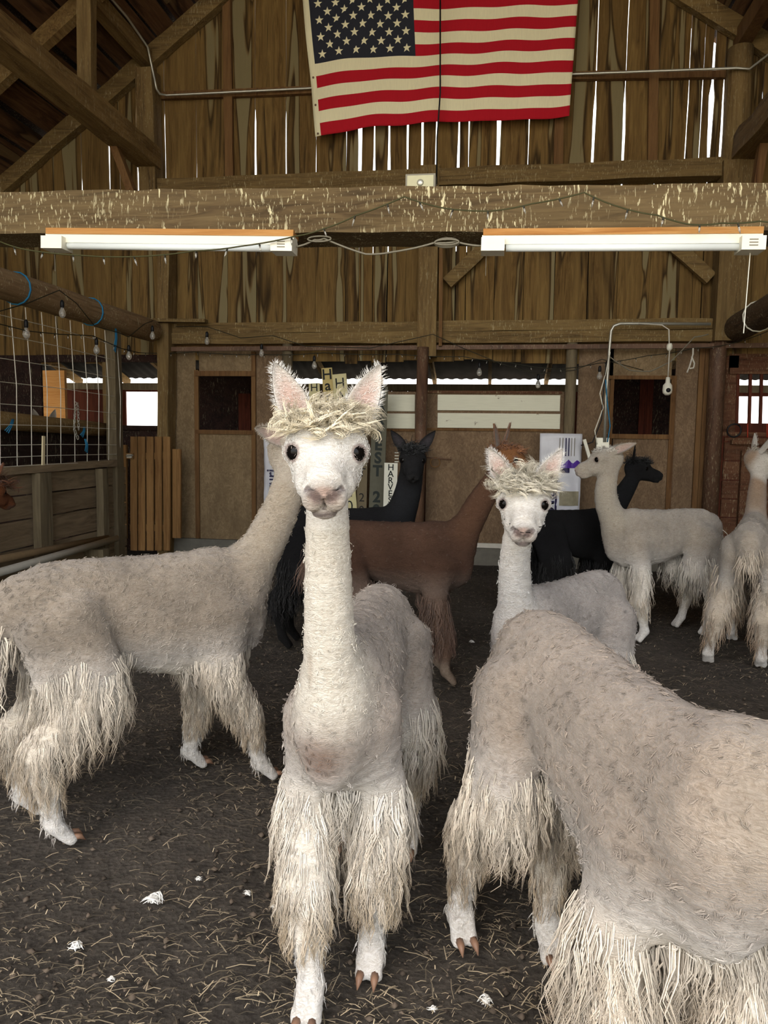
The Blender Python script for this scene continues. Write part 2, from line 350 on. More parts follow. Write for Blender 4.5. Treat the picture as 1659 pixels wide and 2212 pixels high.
for px, py0, py1 in ((492,-40,385),(1413,-60,380),(1210,165,385)):
    a, b = PY(px,py0,YB), PY(px-6 if px > 830 else px+6,py1,YB); m_ = MB(); m_.bar((a.x,YB-.03,a.z),(b.x,YB-.03,b.z), .09, .05, (0,1,0), n=6, jit=.003); m_.build('stud', W['stud'], wall_back)
# rake rafters against the wall
RAFT = []
for s, x0 in ((-1,-6.6),(1,4.9)):
    a = V((RX, YB-.06, RZ-.0)); b = V((x0, YB-.06, rake(x0)))
    m_ = MB(); m_.bar(a, b, .1, .17, (0,0,1), n=16, jit=.008); RAFT.append(m_.build('gable_rafter', W['timberx']))
# posts
XL, XR_ = wx(340,560), wx(1562,600)
a, b = PY(363,700,YB-.14), PY(358,1150,YB-.14); m_ = MB(); m_.bar((b.x,YB-.14,-.02),(a.x,YB-.14,3.3), .125, .2, (0,1,0), n=12, jit=.006); beam_thing('square_post', 'narrow square post beside the slatted gate', 'post', m_, W['timberz'])
a, b = PY(318,140,YB-.14), PY(328,415,YB-.14); m_ = MB(); m_.bar((b.x,YB-.14,3.6),(a.x,YB-.14,5.12), .19, .2, (0,1,0), n=10, jit=.008); beam_thing('square_post', 'hewn square post standing in the loft under the left purlin', 'post', m_, W['timberz'])
m_ = MB(); m_.bar((XR_+.02,YB-.14,2.3),(XR_+.02,YB-.14,3.98), .27, .22, (0,1,0), n=8, jit=.006); beam_thing('square_post', 'thick square timber post where the brown round beam ends', 'post', m_, W['timberz'])
m_ = MB(); a = PY(1600,105,YB-.13); b = PY(1586,405,YB-.13); m_.tube([a, a.lerp(b,.3), a.lerp(b,.6), b+V((0,0,.05))], [.115,.118,.12,.12], 16); beam_thing('round_pole', 'pale peeled round pole under the right purlin with conduit across', 'post', m_, W['timberz'], smooth=True)
m_ = MB(); a, b = PY(1551,765,YB-.12), PY(1532,1130,YB-.12); m_.tube([(a.x,a.y,2.32),(a.x,a.y,2.2),(b.x,a.y,.0)], .078, 18); beam_thing('pipe_post', 'stout brown steel pipe post under the right timber post', 'post', m_, W['rust'], smooth=True)
a = PY(926,640,YB-.06); m_ = MB(); m_.bar((a.x,YB-.12,2.16),(a.x,YB-.12,4.05), .19, .16, (0,1,0), n=8, jit=.005); beam_thing('square_post', 'short dark timber post over the middle of the sliding doors', 'post', m_, W['timberz'])
a = PY(952,540,YB-.2); b = PY(951,748,YB-.2); m_ = MB(); m_.bar(V((a.x,a.y,3.6)), b, .035, .03, (0,1,0), n=4, jit=.003); beam_thing('thin_stick', 'thin orange-brown lath nailed beside the short middle post', 'lath', m_, W['stud'])
a = PY(913,800,YB-.2); m_ = MB(); m_.tube([(a.x,a.y,2.25),(a.x-.02,a.y,0)], .06, 16); beam_thing('pipe_post', 'rusty brown steel pipe post between the two sliding doors', 'post', m_, W['rust'], smooth=True)
for px, lab in ((621,'weathered grey round post at the left end of the sliding doors'),(1234,'weathered grey round post at the right end of the sliding doors')):
    a = PY(px,800,YB-.1); m_ = MB(); m_.tube([(a.x,a.y,2.32),(a.x,a.y,1.2),(a.x,a.y,0)], .055, 14); beam_thing('round_post', lab, 'post', m_, W['greyz'], smooth=True)
# knee braces
for (p, q, lab) in (((966,612),(1052,530),'short diagonal brace rising from the short middle post'),((1535,602),(1455,530),'short diagonal brace beside the right timber post')):
    a, b = PY(*p,YB-.09), PY(*q,YB-.09); m_ = MB(); m_.bar(a, b+(b-a)*.3, .06, .13, (0,0,1), n=4, jit=.004); beam_thing('knee_brace', lab, 'brace', m_, W['timberx'])
m_ = MB(); a, b = PY(300,692,YB-.27), PY(446,694,YB-.27); m_.bar(a, b, .1, .035); tag(m_.build('ledge_board', W['timberx']), 'thin plank nailed flat above the end of the round left beam', 'board')

# ---- plates and purlins running down the barn on either side, studs and braces
def yline(px, py, D):                                       # x and z of a line along Y through a pixel at depth D
    p = PY(px, py, D); return p.x, p.z
x, z = yline(340, 340, YB-.2)
m_ = MB(); m_.bar((x-.10,YB-.15,z),(x-.10,2.2,z-.02), .24, .2, n=22, jit=.008); beam_thing('wall_plate', 'heavy hewn timber running along the left side of the loft', 'beam', m_, W['timbery'])
PLX, PLZ = x-.10, z
x2, z2 = yline(322, 128, YB-.1)
m_ = MB(); m_.bar((x2-.02,YB,z2),(x2-.02,2.2,z2), .12, .17, n=14, jit=.005); RAFT.append(m_.build('purlin', W['timbery']))
for yy, px, nth in ((6.55,187,'first'),(5.2,20,'second'),(3.9,0,'third')):
    m_ = MB(); m_.bar((PLX+.02,yy,PLZ+.08),(PLX+.04,yy,rake(PLX)+.05), .13, .1, (0,1,0), n=5, jit=.004); beam_thing('loft_stud', 'upright stud on the left hewn timber, '+nth+' from the gable wall', 'stud', m_, W['timberz'], 'studs above the left hewn timber')
a, b = PY(240,295,7.2), PY(285,415,7.4); m_ = MB(); m_.bar(a, b+(b-a)*.15, .075, .09, (0,1,0), n=4, jit=.004); beam_thing('knee_brace', 'thin curved brace hanging below the left hewn timber', 'brace', m_, W['stud'])
x, z = yline(1592, 322, YB-.2)
m_ = MB(); m_.bar((x+.06,YB-.15,z),(x+.06,2.2,z), .22, .22, n=20, jit=.014); beam_thing('wall_plate', 'split grey log running along the right side of the loft', 'beam', m_, W['timbery'])
PRX, PRZ = x+.06, z
x2, z2 = yline(1606, 92, YB-.12)
m_ = MB(); m_.bar((x2,YB,z2+.06),(x2,2.2,z2+.06), .13, .17, n=12, jit=.006); RAFT.append(m_.build('purlin', W['stud']))
a, b = PY(1650,300,7.4), PY(1632,410,7.4); m_ = MB(); m_.bar(a, b+(b-a)*.3, .07, .09, (0,1,0), n=3, jit=.004); beam_thing('knee_brace', 'thin brace below the split grey log on the right', 'brace', m_, W['stud'])

# ---- roof: rafters and sheathing boards
ceil = sroot('ceiling', (RX, 3, RZ))
for o in RAFT: o.parent = ceil; o.matrix_parent_inverse = ceil.matrix_basis.inverted()
for yy in np.arange(-1.6, 7.6, 1.05):
    for s, x0 in ((-1,-6.6),(1,4.9)):
        a = V((RX, yy, RZ+.02)); b = V((x0, yy, rake(x0)+.02)); m_ = MB(); m_.bar(a, b, .1, .15, n=10, jit=.01); m_.build('rafter', W['timbery'], ceil)
for s, slope, L in ((-1,SL,7.2),(1,SR,7.2)):
    nrm = V((-s*-slope*s*-1, 0, 1)); cosv = 1/math.sqrt(1+slope*slope); d = 0.; 
    while d < L:
        bw = random.uniform(.17,.27); gp = random.uniform(.02,.075)
        yb = -2.0
        while yb < 8.4:
            ln = random.uniform(2.4,4.2); ye = min(yb+ln, 8.5)
            c0 = V((RX+s*cosv*(d+bw/2), yb, RZ+.115-slope*cosv*(d+bw/2)+random.uniform(0,.012)))
            m_ = MB(); m_.bar(c0, c0+V((0,ye-yb-.01,0)), bw, .022, V((s*slope,0,1)), n=1); m_.build('roof_board', W['roofb'], ceil); yb = ye
        d += bw+gp
    a = V((RX, 3.2, RZ+.20)); e = V((RX+s*cosv*(L+.1), 3.2, RZ+.20-slope*cosv*(L+.1))); m_ = MB(); 
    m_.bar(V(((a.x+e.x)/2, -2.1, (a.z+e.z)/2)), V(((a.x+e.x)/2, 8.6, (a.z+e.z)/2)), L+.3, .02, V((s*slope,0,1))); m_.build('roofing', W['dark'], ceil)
# side walls beyond the aisles (mostly out of view)
wl = sroot('wall_left', (-6.3, 3, 0)); wr = sroot('wall_right', (4.65, 3, 0))
y = -2.0
while y < 8:
    b = .3; m_ = MB(); m_.box((-6.33,y,0),(-6.3,y+b-.006,3.5)); m_.build('plank', W['plank'], wl)
    m_ = MB(); m_.box((4.65,y,0),(4.68,y+b-.006,3.75)); m_.build('plank', W['plank'], wr); y += b

# ---- lean-to behind the back wall
lean = sroot('wall_lean_to', (0, 11.2, 0)); YL = 11.2
zt = PY(830, 830, YL).z; zr = PY(830, 810, YL).z
wa, wb = PY(272,846,YL), PY(352,921,YL); wc, wd = PY(1588,856,YL), PY(1700,915,YL)
edges = [(-8.5,wa.x),(wb.x,wc.x),(wd.x,6.5)]
for (a, b) in edges:
    x = a
    while x < b-.01:
        e = min(x+.24, b); m_ = MB(); m_.box((x,YL,-.02),(e-.006,YL+.03,zt)); m_.build('board', W['redz'], lean); x = e
for (a, b) in ((wa,wb),(wc,wd)):
    for q0, q1 in ((-.02,b.z),(a.z,zt)):
        m_ = MB(); m_.box((a.x,YL,q0),(b.x,YL+.03,q1)); m_.build('board', W['redz'], lean)
m_ = MB(); m_.box((-8.5,YL-.06,zt-.1),(6.5,YL,zt)); m_.build('top_rail', W['greyz'], lean)
for x in (-8.5, 6.5): m_ = MB(); m_.box((x,YB+.05,-.02),(x+.03,YL,2.9)); m_.build('added_end_wall', W['redz'], lean)  # unseen end walls, added to keep side light out of the lean-to
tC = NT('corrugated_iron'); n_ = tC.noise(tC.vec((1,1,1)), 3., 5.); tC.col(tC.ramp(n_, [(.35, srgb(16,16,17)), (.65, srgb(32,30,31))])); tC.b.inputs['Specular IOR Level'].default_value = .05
vs_ = []; fs = []; nxs = 420; y0, y1, za, zb = YB+.03, YL+.35, 3.25, zr+.0
for i in range(nxs+1):
    x = -8.6+15.2*i/nxs; dz = .009*math.sin(2*PI*x/.145)
    vs_ += [(x,y0,za+dz),(x,y1,zb+dz-.03)]
fs = [(2*i,2*i+2,2*i+3,2*i+1) for i in range(nxs)]
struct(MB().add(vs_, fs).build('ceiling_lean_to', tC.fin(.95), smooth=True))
for x in np.arange(-6.6, 4.6, .82):
    m_ = MB(); m_.bar((x,YB+.1,za-.09),(x+.0,YL+.3,zb-.105), .05, .11); tag(m_.build('lean_to_rafter', W['timbery']), 'rafter under the corrugated lean-to roof seen through the wall openings', 'rafter', 'lean-to rafters')
m_ = MB(); a, b = PY(84,800,10.2), PY(142,925,10.2); m_.box((a.x,10.2,0),(b.x,10.26,a.z)); tag(m_.build('plywood_sheet', W['pine']), 'orange plywood sheet standing in the lean-to behind the left window', 'board')
for (px0, px1, py0, py1, dd) in ((515,541,850,912,9.2),(1384,1408,815,920,9.3)):
    a, b = PY(px0,py0,dd), PY(px1,py1,dd); m_ = MB(); m_.box((a.x,dd,0),(b.x,dd+.05,a.z)); tag(m_.build('red_board', W['redz']), 'red board standing in the lean-to behind the '+('left' if px0 < 800 else 'right')+' half door', 'board')
for (px0, px1, py1, dd) in ((425,560,1150,9.6),(1312,1460,1150,9.6)):
    a, b = PY(px0,800,dd), PY(px1,py1,dd); m_ = MB(); m_.box((a.x-.1,dd+.02,0),(b.x+.1,dd+.05,2.2)); tag(m_.build('stall_partition', W['dark']), 'dark stall partition in the lean-to seen over the '+('left' if px0 < 800 else 'right')+' half door', 'partition')

# ---- the big splattered tie beam across the barn
a, b, c, d = PY(0,412,3.5), PY(0,506,3.5), PY(1659,404,3.5), PY(1659,489,3.5)
za_ = (a.z+b.z)/2; zb_ = (c.z+d.z)/2; sl = (zb_-za_)/(c.x-a.x)
xa, xb = -3.5, 2.4
m_ = MB(); m_.bar((xa,3.63,za_+sl*(xa-a.x)),(xb,3.63,zb_+sl*(xb-c.x)), .26, .2, n=46, jit=.005); beam_thing('tie_beam', 'massive hewn tie beam splattered with bird droppings across the barn', 'beam', m_, W['beam'])
BZ = lambda x: za_+sl*(x-a.x)
for x in (-3.6, 2.4):
    m_ = MB(); m_.bar((x,3.63,-.02),(x,3.63,PLZ-.1), .22, .22, (0,1,0), n=6, jit=.006); beam_thing('square_post', 'square post carrying the '+('left' if x < 0 else 'right')+' end of the tie beam', 'post', m_, W['timberz'])
# ================================================================== LEFT PARTITION
XP = -3.58
rb0, rb1 = PX(0,612,XP), PX(332,716,XP)
m_ = MB(); dv = (rb0-rb1); pts = [rb1+dv*t for t in (0,.02,.2,.45,.7,1.,1.4,1.9)]
m_.tube(pts, [.095,.115,.118,.112,.118,.112,.115,.115], 18); beam_thing('round_log_beam', 'peeled round log beam streaked with droppings above the wire mesh', 'beam', m_, W['log'], smooth=True)
# wire mesh panel: each wire is a part
mesh = thing('wire_mesh_panel', 'welded wire mesh panel between the round log and the plank half wall', 'fence', (XP, 6, 1.03))
zb_m, zt_m = 1.055, 2.27; ys = [PX(px, 800, XP).y for px in (25,57,91,121,152,179,204,226,251)]
ys = [ys[0]-.6, ys[0]-.4, ys[0]-.2]+ys
for y in ys: m_ = MB(); m_.tube([(XP+.02,y,zb_m),(XP+.05+.01*random.random(),y-.03,(zb_m+zt_m)/2),(XP+.02,y-.02,zt_m)], .0035, 5); m_.build('upright_wire', W['wire'], mesh)
for z in (1.06,1.13,1.22,1.37,1.52,1.68,1.85,2.02,2.16): m_ = MB(); m_.tube([(XP+.02,ys[0],z),(XP+.055,(ys[0]+ys[-1])/2,z+.005),(XP+.025,ys[-1],z-.005)], .003, 5); m_.build('cross_wire', W['wire'], mesh)
a, b = PX(0,908,-3.72), PX(248,930,-3.72); dv = a-b
m_ = MB(); m_.tube([b+dv*t for t in (0,.3,.6,1.,1.5)], [.062,.07,.068,.074,.07], 14); beam_thing('log_rail', 'rough log rail with frayed bark behind the wire mesh', 'rail', m_, W['timbery'], smooth=True)
a, b = PX(0,1018,XP), PX(242,1000,XP); dv = a-b
m_ = MB(); m_.bar(b, b+dv*1.5, .1, .06, n=10, jit=.004); tag(m_.build('top_board', W['grey']), 'weathered cap board along the top of the plank half wall', 'board')
half = sroot('wall_partition', (XP, 6, 0))
zz = [0,.2,.42,.64,.83,1.0]
for i in range(5):
    yb = 3.4
    for ye in (5.62, 7.05):
        m_ = MB(); m_.bar((XP-.03+.005*random.random(),yb+.005,(zz[i]+zz[i+1])/2),(XP-.03,ye-.005,(zz[i]+zz[i+1])/2), .03, zz[i+1]-zz[i]-.012, n=5, jit=.003); m_.build('board', W['grey'], half); yb = ye
for (px, w_) in ((92,.16),(222,.1)):
    y = PX(px,1100,XP+.04).y; m_ = MB(); m_.bar((XP+.04,y,0),(XP+.04,y,1.0), .07, w_, (0,1,0), n=4, jit=.005); m_.build('post', W['greyz'], half)
m_ = MB(); m_.box((XP-.25,4.2,.95),(XP-.22,7.2,1.36)); m_.build('back_board', W['dark'], half)
m_ = MB(); y = PX(243,850,XP-.02).y; m_.bar((XP-.02,y+.03,0),(XP-.02,y+.03,2.32), .1, .13, (0,1,0), n=8, jit=.004); beam_thing('square_post', 'weathered post at the end of the wire mesh panel', 'post', m_, W['greyz'])
# pipes lying along the half wall
for (p, q, r_, m, lab) in (((0,1208),(232,1162),.028,W['brpipe'],'stained brown plastic pipe lying along the plank half wall'),((0,1236),(252,1163),.03,W['pvc'],'white plastic pipe lying below the brown one along the half wall')):
    a, b = PX(*p,XP+(.08 if r_ < .029 else .14)), PX(*q,XP+(.08 if r_ < .029 else .14)); m_ = MB(); m_.tube([b, b+(a-b)*1.5], r_, 12); tag(m_.build('plastic_pipe', m, smooth=True), lab, 'pipe')
for y in (4.6, 6.2): m_ = MB(); m_.box((XP+.01,y,0),(XP+.19,y+.1,.29)); tag(m_.build('support_block', W['greyz']), 'wood block under the plastic pipes', 'block', 'blocks under the pipes')
m_ = MB(); a, b = PX(94,942,XP+.06), PX(93,1005,XP+.06); m_.bar(a, b, .012, .03, (0,1,0)); tag(m_.build('pale_stake', plain('pale_wood', srgb(214,198,160), .7)), 'short pale wooden stake propped against the wire mesh', 'stake')
# chain of links, twine
ch = thing('steel_chain', 'thin steel chain looped through the wire mesh', 'chain', PX(165,930,XP+.06))
a, b, c = PX(163,872,XP+.05), PX(160,928,XP+.05), PX(168,945,XP+.05); path = [a.lerp(b,i/9) for i in range(10)]+[b.lerp(c,i/3) for i in range(1,4)]+[PX(170,925,XP+.05).lerp(PX(168,874,XP+.05),i/8) for i in range(9)]
for i, p in enumerate(path):
    m_ = MB(); ax = V((0,1,0)) if i % 2 else V((1,0,0)); m_.tube([p+ax*.009*math.cos(2*PI*k/8)+V((0,0,.019*math.sin(2*PI*k/8))) for k in range(9)], .0026, 5); m_.build('link', W['steel'], ch, True)
def ring(c, ax, r, rr, mat, name, lab, cat, group=None, parent=None, n=14, turns=1.):
    ax = V(ax).normalized(); u_ = ax.orthogonal().normalized(); w_ = ax.cross(u_); m_ = MB()
    m_.tube([V(c)+(u_*math.cos(2*PI*k/n)+w_*math.sin(2*PI*k/n))*r+ax*(.004*k/n) for k in range(int(n*turns)+1)], rr, 6)
    o = m_.build(name, mat, parent, True)
    return tag(o, lab, cat, group) if parent is None else o
bd = (rb0-rb1).normalized()
for px, py in ((35,622),(196,676)):
    t_ = (rb1.y-PX(px,py,XP).y)/(rb1.y-rb0.y); ring(rb1+(rb0-rb1)*t_, bd, .121, .006, W['blue'], 'twine_loop', 'blue twine tied around the peeled round log, loop '+('farther from' if px < 100 else 'nearer')+' the gate', 'twine', 'blue twine loops on the log', turns=1.6)
for (p, q, dd, lb) in (((28,906),(14,930),.1,'scrap of blue baler twine knotted around the log rail far from the chain'),((182,922),(176,940),.1,'scrap of blue baler twine knotted around the log rail beside the chain'),((184,948),(186,974),.06,'loose blue twine end hanging on the wire mesh below the chain'),((250,706),(247,756),.05,'frayed blue twine tied to the post above the wire mesh corner')):
    a, b = PX(*p,XP-.14+dd if dd > .07 else XP+dd), PX(*q,XP-.14+dd if dd > .07 else XP+dd); m_ = MB()
    for k in range(3): m_.tube([a+V((0,.01*k-.01,0)), a.lerp(b,.5)+V((.012,.014*(k-1),0)), b+V((0,.02*(k-1),-.01*k))], .0045, 5)
    tag(m_.build('twine_scrap', W['blue'], smooth=True), lb, 'twine', 'twine scraps on the fence')

# ================================================================== SLATTED GATE
gy = 7.62; gt = thing('slatted_gate', 'narrow cedar gate of upright slats with a latch by the half wall', 'gate', PY(325,1190,gy))
for i, px in enumerate((290,307,325,343,361)):
    a, b = PY(px-8.0,943,gy), PY(px+7.6,943,gy); q = PY(px,1189,gy); m_ = MB(); m_.bar(((a.x+b.x)/2,gy,a.z),(q.x,gy,q.z), b.x-a.x-.006, .024, (0,1,0), n=3, jit=.0015); m_.build('slat', W['cedar'], gt)
for py in (985,1140): a, b = PY(282,py,gy+.03), PY(369,py,gy+.03); m_ = MB(); m_.bar(a, b, .03, .07); m_.build('cross_rail', W['cedar'], gt)
for px in (255,269): a, q = PY(px,961,gy+.02), PY(px,1163,gy+.02); m_ = MB(); m_.bar(a, q, .062, .03, (0,1,0)); m_.build('side_slat', W['cedar'], gt)
for px in (378,387): a, q = PY(px,970,gy+.04), PY(px,1162,gy+.04); m_ = MB(); m_.bar(a, q, .045, .03, (0,1,0)); m_.build('side_slat', W['cedar'], gt)
a = PY(281,985,gy-.03); lt = MB().box(a-V((.04,.012,.03)), a+V((.04,.012,.03))).build('latch_block', W['cedar'], gt)
m_ = MB(); m_.box(a+V((-.025,-.025,-.02)), a+V((.03,-.012,.02))); m_.tube([a+V((-.03,-.03,0)),a+V((.05,-.03,.01))], .007, 8); m_.build('latch', W['steel'], lt)

# ================================================================== FLUORESCENT FIXTURES
def fixture(px0, px1, py0, py1, lab):
    D = 3.50; a, b = PY(px0,py0,D), PY(px1,py1,D); ax = (b-a); L = ax.length; t = thing('fluorescent_fixture', lab, 'light fixture', (a+b)/2)
    m_ = MB(); m_.bar(a+ax*.004+V((0,.02,.055)), b+V((0,.02,.055)), .1, .028); m_.build('mounting_board', W['pine'], t)
    m_ = MB(); m_.bar(a+V((0,.01,.022)), b+V((0,.01,.022)), .07, .04); m_.build('housing', W['white'], t)
    m_ = MB(); m_.tube([a+ax*.09+V((0,-.015,-.012)), b-ax*.07+V((0,-.015,-.012))], .016, 12); m_.build('tube', W['tube'], t, True)
    for f0, f1 in ((-.002,.085),(.92,1.002)):
        m_ = MB(); m_.bar(a+ax*f0+V((0,-.012,-.005)), a+ax*f1+V((0,-.012,-.005)), .1, .058); ec = m_.build('end_cap', W['white'], t)
        if f0 > .5:
            m_ = MB(); q0 = a+ax*.945+V((0,-.0635,.008)); 
            for k in range(3): m_.bar(q0+V((0,0,-.012*k)), q0+ax*.03+V((0,0,-.012*k)), .001, .004)
            m_.build('label_print', W['grcable'], ec)
    return t, a, b
f1, fa1, fb1 = fixture(105,637,527,533,'white fluorescent fixture on a pine strip under the left of the tie beam')
f2, fa2, fb2 = fixture(1041,1643,532,529,'white fluorescent fixture on a pine strip under the right of the tie beam')
m_ = MB(); q = fb2+V((-.04,0,-.02)); m_.tube([q, q+V((-.005,.01,-.35))], .0022, 5); m_.build('pull_cord', W['white'], f2)
for f_, q in ((f2, fa2+V((.02,0,-.03))), (f1, fa1+V((.03,0,-.03)))): m_ = MB(); m_.tube([q, q+V((.0,0,-.1))], .0012, 4); m_.build('pull_string', W['grcable'], f_)
def cablepts(pl, D, sag=0., n=6):
    out = []
    for (p, q) in zip(pl[:-1], pl[1:]):
        a, b = PY(*p,D), PY(*q,D)
        for k in range(n): f = k/n; out.append(a.lerp(b,f)-V((0,0,4*sag*f*(1-f))))
    return out+[PY(*pl[-1],D)]
m_ = MB(); m_.tube(cablepts([(640,533),(680,518),(700,515),(790,549),(850,544),(940,524),(985,522),(1040,531)],3.47,.004), .0045, 6); tag(m_.build('extension_cord', W['grcable'], smooth=True), 'grey power cord strung between the two fluorescent fixtures', 'cord')
for px, py in ((965,523),(690,516)):
    m_ = MB(); c = PY(px,py,3.46)
    for k in range(3 if px > 900 else 1): m_.tube([c+V((.055*math.cos(2*PI*i/16),.006*k,(.012+.004*k)*math.sin(2*PI*i/16))) for i in range(17)], .004, 5)
    tag(m_.build('cord_coil', W['grcable'], smooth=True), 'bundled loops of grey cord tied '+('beside the right' if px > 900 else 'beside the left')+' fluorescent fixture', 'cord')
# floodlight box on the beam
fx = PY(908,395,3.52); fl = thing('floodlight', 'small square floodlight sitting on the middle of the tie beam', 'floodlight', (fx.x,3.6,fx.z-.05))
m_ = MB(); m_.box(fx+V((-.068,0,-.045)), fx+V((.068,.07,.04))); m_.build('housing', W['grcable'], fl)
m_ = MB(); m_.box(fx+V((-.06,-.004,-.03)), fx+V((.06,.004,.032))); m_.build('lens', plain('frosted_lens', srgb(170,164,128), .25), fl)
m_ = MB(); m_.lathe([(.016,0),(.012,.004),(.002,.006)], fx+V((0,-.004,0)), (0,-1,0), 10); m_.build('lamp', W['steel'], fl, True)
m_ = MB(); m_.tube([PY(951,-60,7.62),PY(951,200,7.64),PY(944,300,7.7),PY(943,398,7.75)], .008, 6); tag(m_.build('hanging_cord', W['black'], smooth=True), 'thin black cord hanging straight down in front of the flag', 'cord')

# ================================================================== STRING LIGHTS
def string(lab, name, pts, bulbs, big, cable=W['cable'], cr_=.004):
    t = thing(name, lab, 'string lights', pts[0]); m_ = MB(); m_.tube(pts, cr_, 5); m_.build('cable', cable, t, True)
    pv = np.array([list(p) for p in pts]); 
    for p in bulbs:
        p = V(p); q = V(pv[np.argmin(((pv-np.array(p))**2).sum(1))])
        if big:
            m_ = MB(); m_.lathe([(.004,0),(.012,-.006),(.016,-.02),(.016,-.055),(.012,-.06)], p, n=10); s_ = m_.build('socket', W['black'], t, True)
            m_ = MB(); m_.lathe([(.011,-.058),(.013,-.068),(.024,-.09),(.027,-.108),(.022,-.126),(.01,-.138),(.001,-.14)], p, n=12); m_.build('bulb', W['bulb'], s_, True)
        else:
            dx = V((random.uniform(-.012,.012), 0, -.02-.01*random.random())); m_ = MB(); m_.tube([p, p+dx*.5], .0045, 5); s_ = m_.build('socket', W['cable'], t)
            m_ = MB(); m_.tube([p+dx*.5, p+dx*.9, p+dx*1.5], [.004,.0045,.001], 6); m_.build('mini_bulb', W['bulb'], s_, True)
def lerps(pts, n):
    pts = [V(p) for p in pts]; L = [0]
    for a, b in zip(pts[:-1], pts[1:]): L.append(L[-1]+(b-a).length)
    out = []
    for k in range(n):
        s_ = L[-1]*(k+.5)/n; i = max(j for j in range(len(L)-1) if L[j] <= s_); out.append(pts[i].lerp(pts[i+1], (s_-L[i])/(L[i+1]-L[i])))
    return out
# festoon along the left log, with big bulbs
D1 = XP+.2
fp = [PX(-60,690,D1),PX(0,672,D1),PX(60,655,D1),PX(128,627,D1),PX(165,655,D1),PX(205,705,D1),PX(255,718,D1),PX(278,728,D1),PX(312,700,D1),PX(330,693,D1)]
fb = [PX(56,690,D1),PX(134,648,D1),PX(208,730,D1),PX(278,745,D1),PX(329,703,D1)]
ex = [PY(380,705,7.75),PY(448,706,7.75),PY(520,730,7.75),PY(590,725,7.75),PY(660,748,7.75)]
string('black festoon cable with clear round bulbs draped along the peeled log', 'festoon_lights', fp, fb, True)
string('festoon cable with clear bulbs draped under the stacked wall timbers', 'festoon_lights', ex+[PY(800,752,7.74),PY(900,730,7.7),PY(935,722,7.7),PY(1000,752,7.74),PY(1080,785,7.74),PY(1160,808,7.74),PY(1240,800,7.74),PY(1300,776,7.74),PY(1390,800,7.74)],
       [PY(447,716,7.75),PY(565,742,7.74),PY(679,768,7.74),PY(1036,782,7.74),PY(1163,808,7.74),PY(1296,790,7.74)], True)
p_ = cablepts([(300,762),(420,760),(560,766),(700,762),(860,765),(1000,770),(1100,783),(1200,797),(1290,785),(1400,768),(1500,752),(1580,742),(1659,715)], 7.78, .01)
string('string of tiny clear bulbs strung under the wall timbers above the doors', 'fairy_lights', p_, lerps(p_, 44), False)
p_ = [PX(x_,y_,D1) for x_, y_ in ((-40,690),(0,700),(60,715),(130,722),(200,725),(260,752),(300,762))]
string('string of tiny bulbs sagging across the wire mesh', 'fairy_lights', p_, lerps(p_, 12), False)
p_ = cablepts([(0,522),(60,540),(180,552),(300,554),(420,542),(520,532),(640,510),(700,494),(770,465),(873,425),(960,450),(1060,456),(1150,440),(1262,416),(1340,448),(1420,465),(1490,485),(1560,482),(1640,478),(1720,480)], 3.42, .004, 5)
string('green wire of fairy lights looped along the splattered tie beam', 'fairy_lights', p_, lerps(p_, 24), False, plain('green_wire', srgb(66,64,36), .6), .0035)

# ================================================================== CONDUITS AND CAMERA
m_ = MB(); x_, z_ = yline(322, 128, YB-.1)
pts = [V((x_+.06,4.2,z_+.10)),V((x_+.06,7.3,z_+.10)),V((x_+.08,7.7,z_+.02)),PY(334,172,7.74),PY(338,192,7.74),PY(345,203,7.8),PY(360,206,7.86),PY(660,191,7.9),PY(1240,160,7.9),PY(1590,147,7.72),PY(1620,149,7.7),V((2.55,7.2,4.86)),V((2.6,5.0,4.9))]
m_.tube(pts, .0115, 8); tag(m_.build('conduit', W['steel'], smooth=True), 'bent steel conduit running across the plank wall behind the flag', 'conduit')
m_ = MB(); m_.tube([PY(1306,955,7.7),PY(1309,860,7.7),PY(1316,760,7.7),PY(1320,715,7.7),PY(1326,704,7.7),PY(1340,699,7.7),PY(1380,699,7.72),PY(1535,700,7.74)], .014, 8); tag(m_.build('conduit', W['steel'], smooth=True), 'white conduit rising from the junction box and bending over the half door', 'conduit')
bx = PY(1302,958,7.72); jb = thing('junction_box', 'grey electrical junction box on the wall below the white conduit', 'electrical box', bx)
m_ = MB(); m_.box(bx+V((-.065,-.0,-.06)), bx+V((.065,.06,.06))); m_.build('box', W['grcable'], jb); m_ = MB(); m_.box(bx+V((-.06,-.008,-.055)), bx+V((.06,0,.055))); m_.build('cover', W['steel'], jb)
for pl, mt, lab in (([(1290,960),(1285,930),(1303,880),(1296,850),(1310,800),(1318,760)],W['white'],'white flex beside the white conduit'),([(1312,955),(1318,920),(1312,870),(1308,820)],W['blue'],'pale blue wire beside the white conduit'),([(1255,962),(1280,955),(1300,905),(1302,860),(1310,780)],W['black'],'black lead hanging beside the white conduit'),([(1316,770),(1360,800),(1405,802),(1450,780),(1500,728),(1530,722)],W['grcable'],'grey cable drooping over the right half door')):
    m_ = MB(); m_.tube(cablepts(pl,7.66,.004,4), .006, 6); tag(m_.build('cable', mt, smooth=True), lab, 'cable')
a = PY(1272,978,7.62); m_ = MB(); m_.bar(a+V((-.05,0,.13)), a+V((.03,0,-.12)), .03, .045, (0,1,0)); tag(m_.build('power_strip', W['white']), 'white power strip hanging beside the junction box', 'power strip')
sc = thing('bulb_camera', 'white bulb-shaped security camera hanging on a flex by the half door', 'camera', PY(1443,835,7.6)); c = PY(1443,815,7.6)
m_ = MB(); m_.tube([PY(1380,699,7.7),PY(1430,702,7.65),PY(1445,712,7.62),PY(1446,760,7.6),c], .006, 6); m_.build('flex', W['pvc'], sc, True)
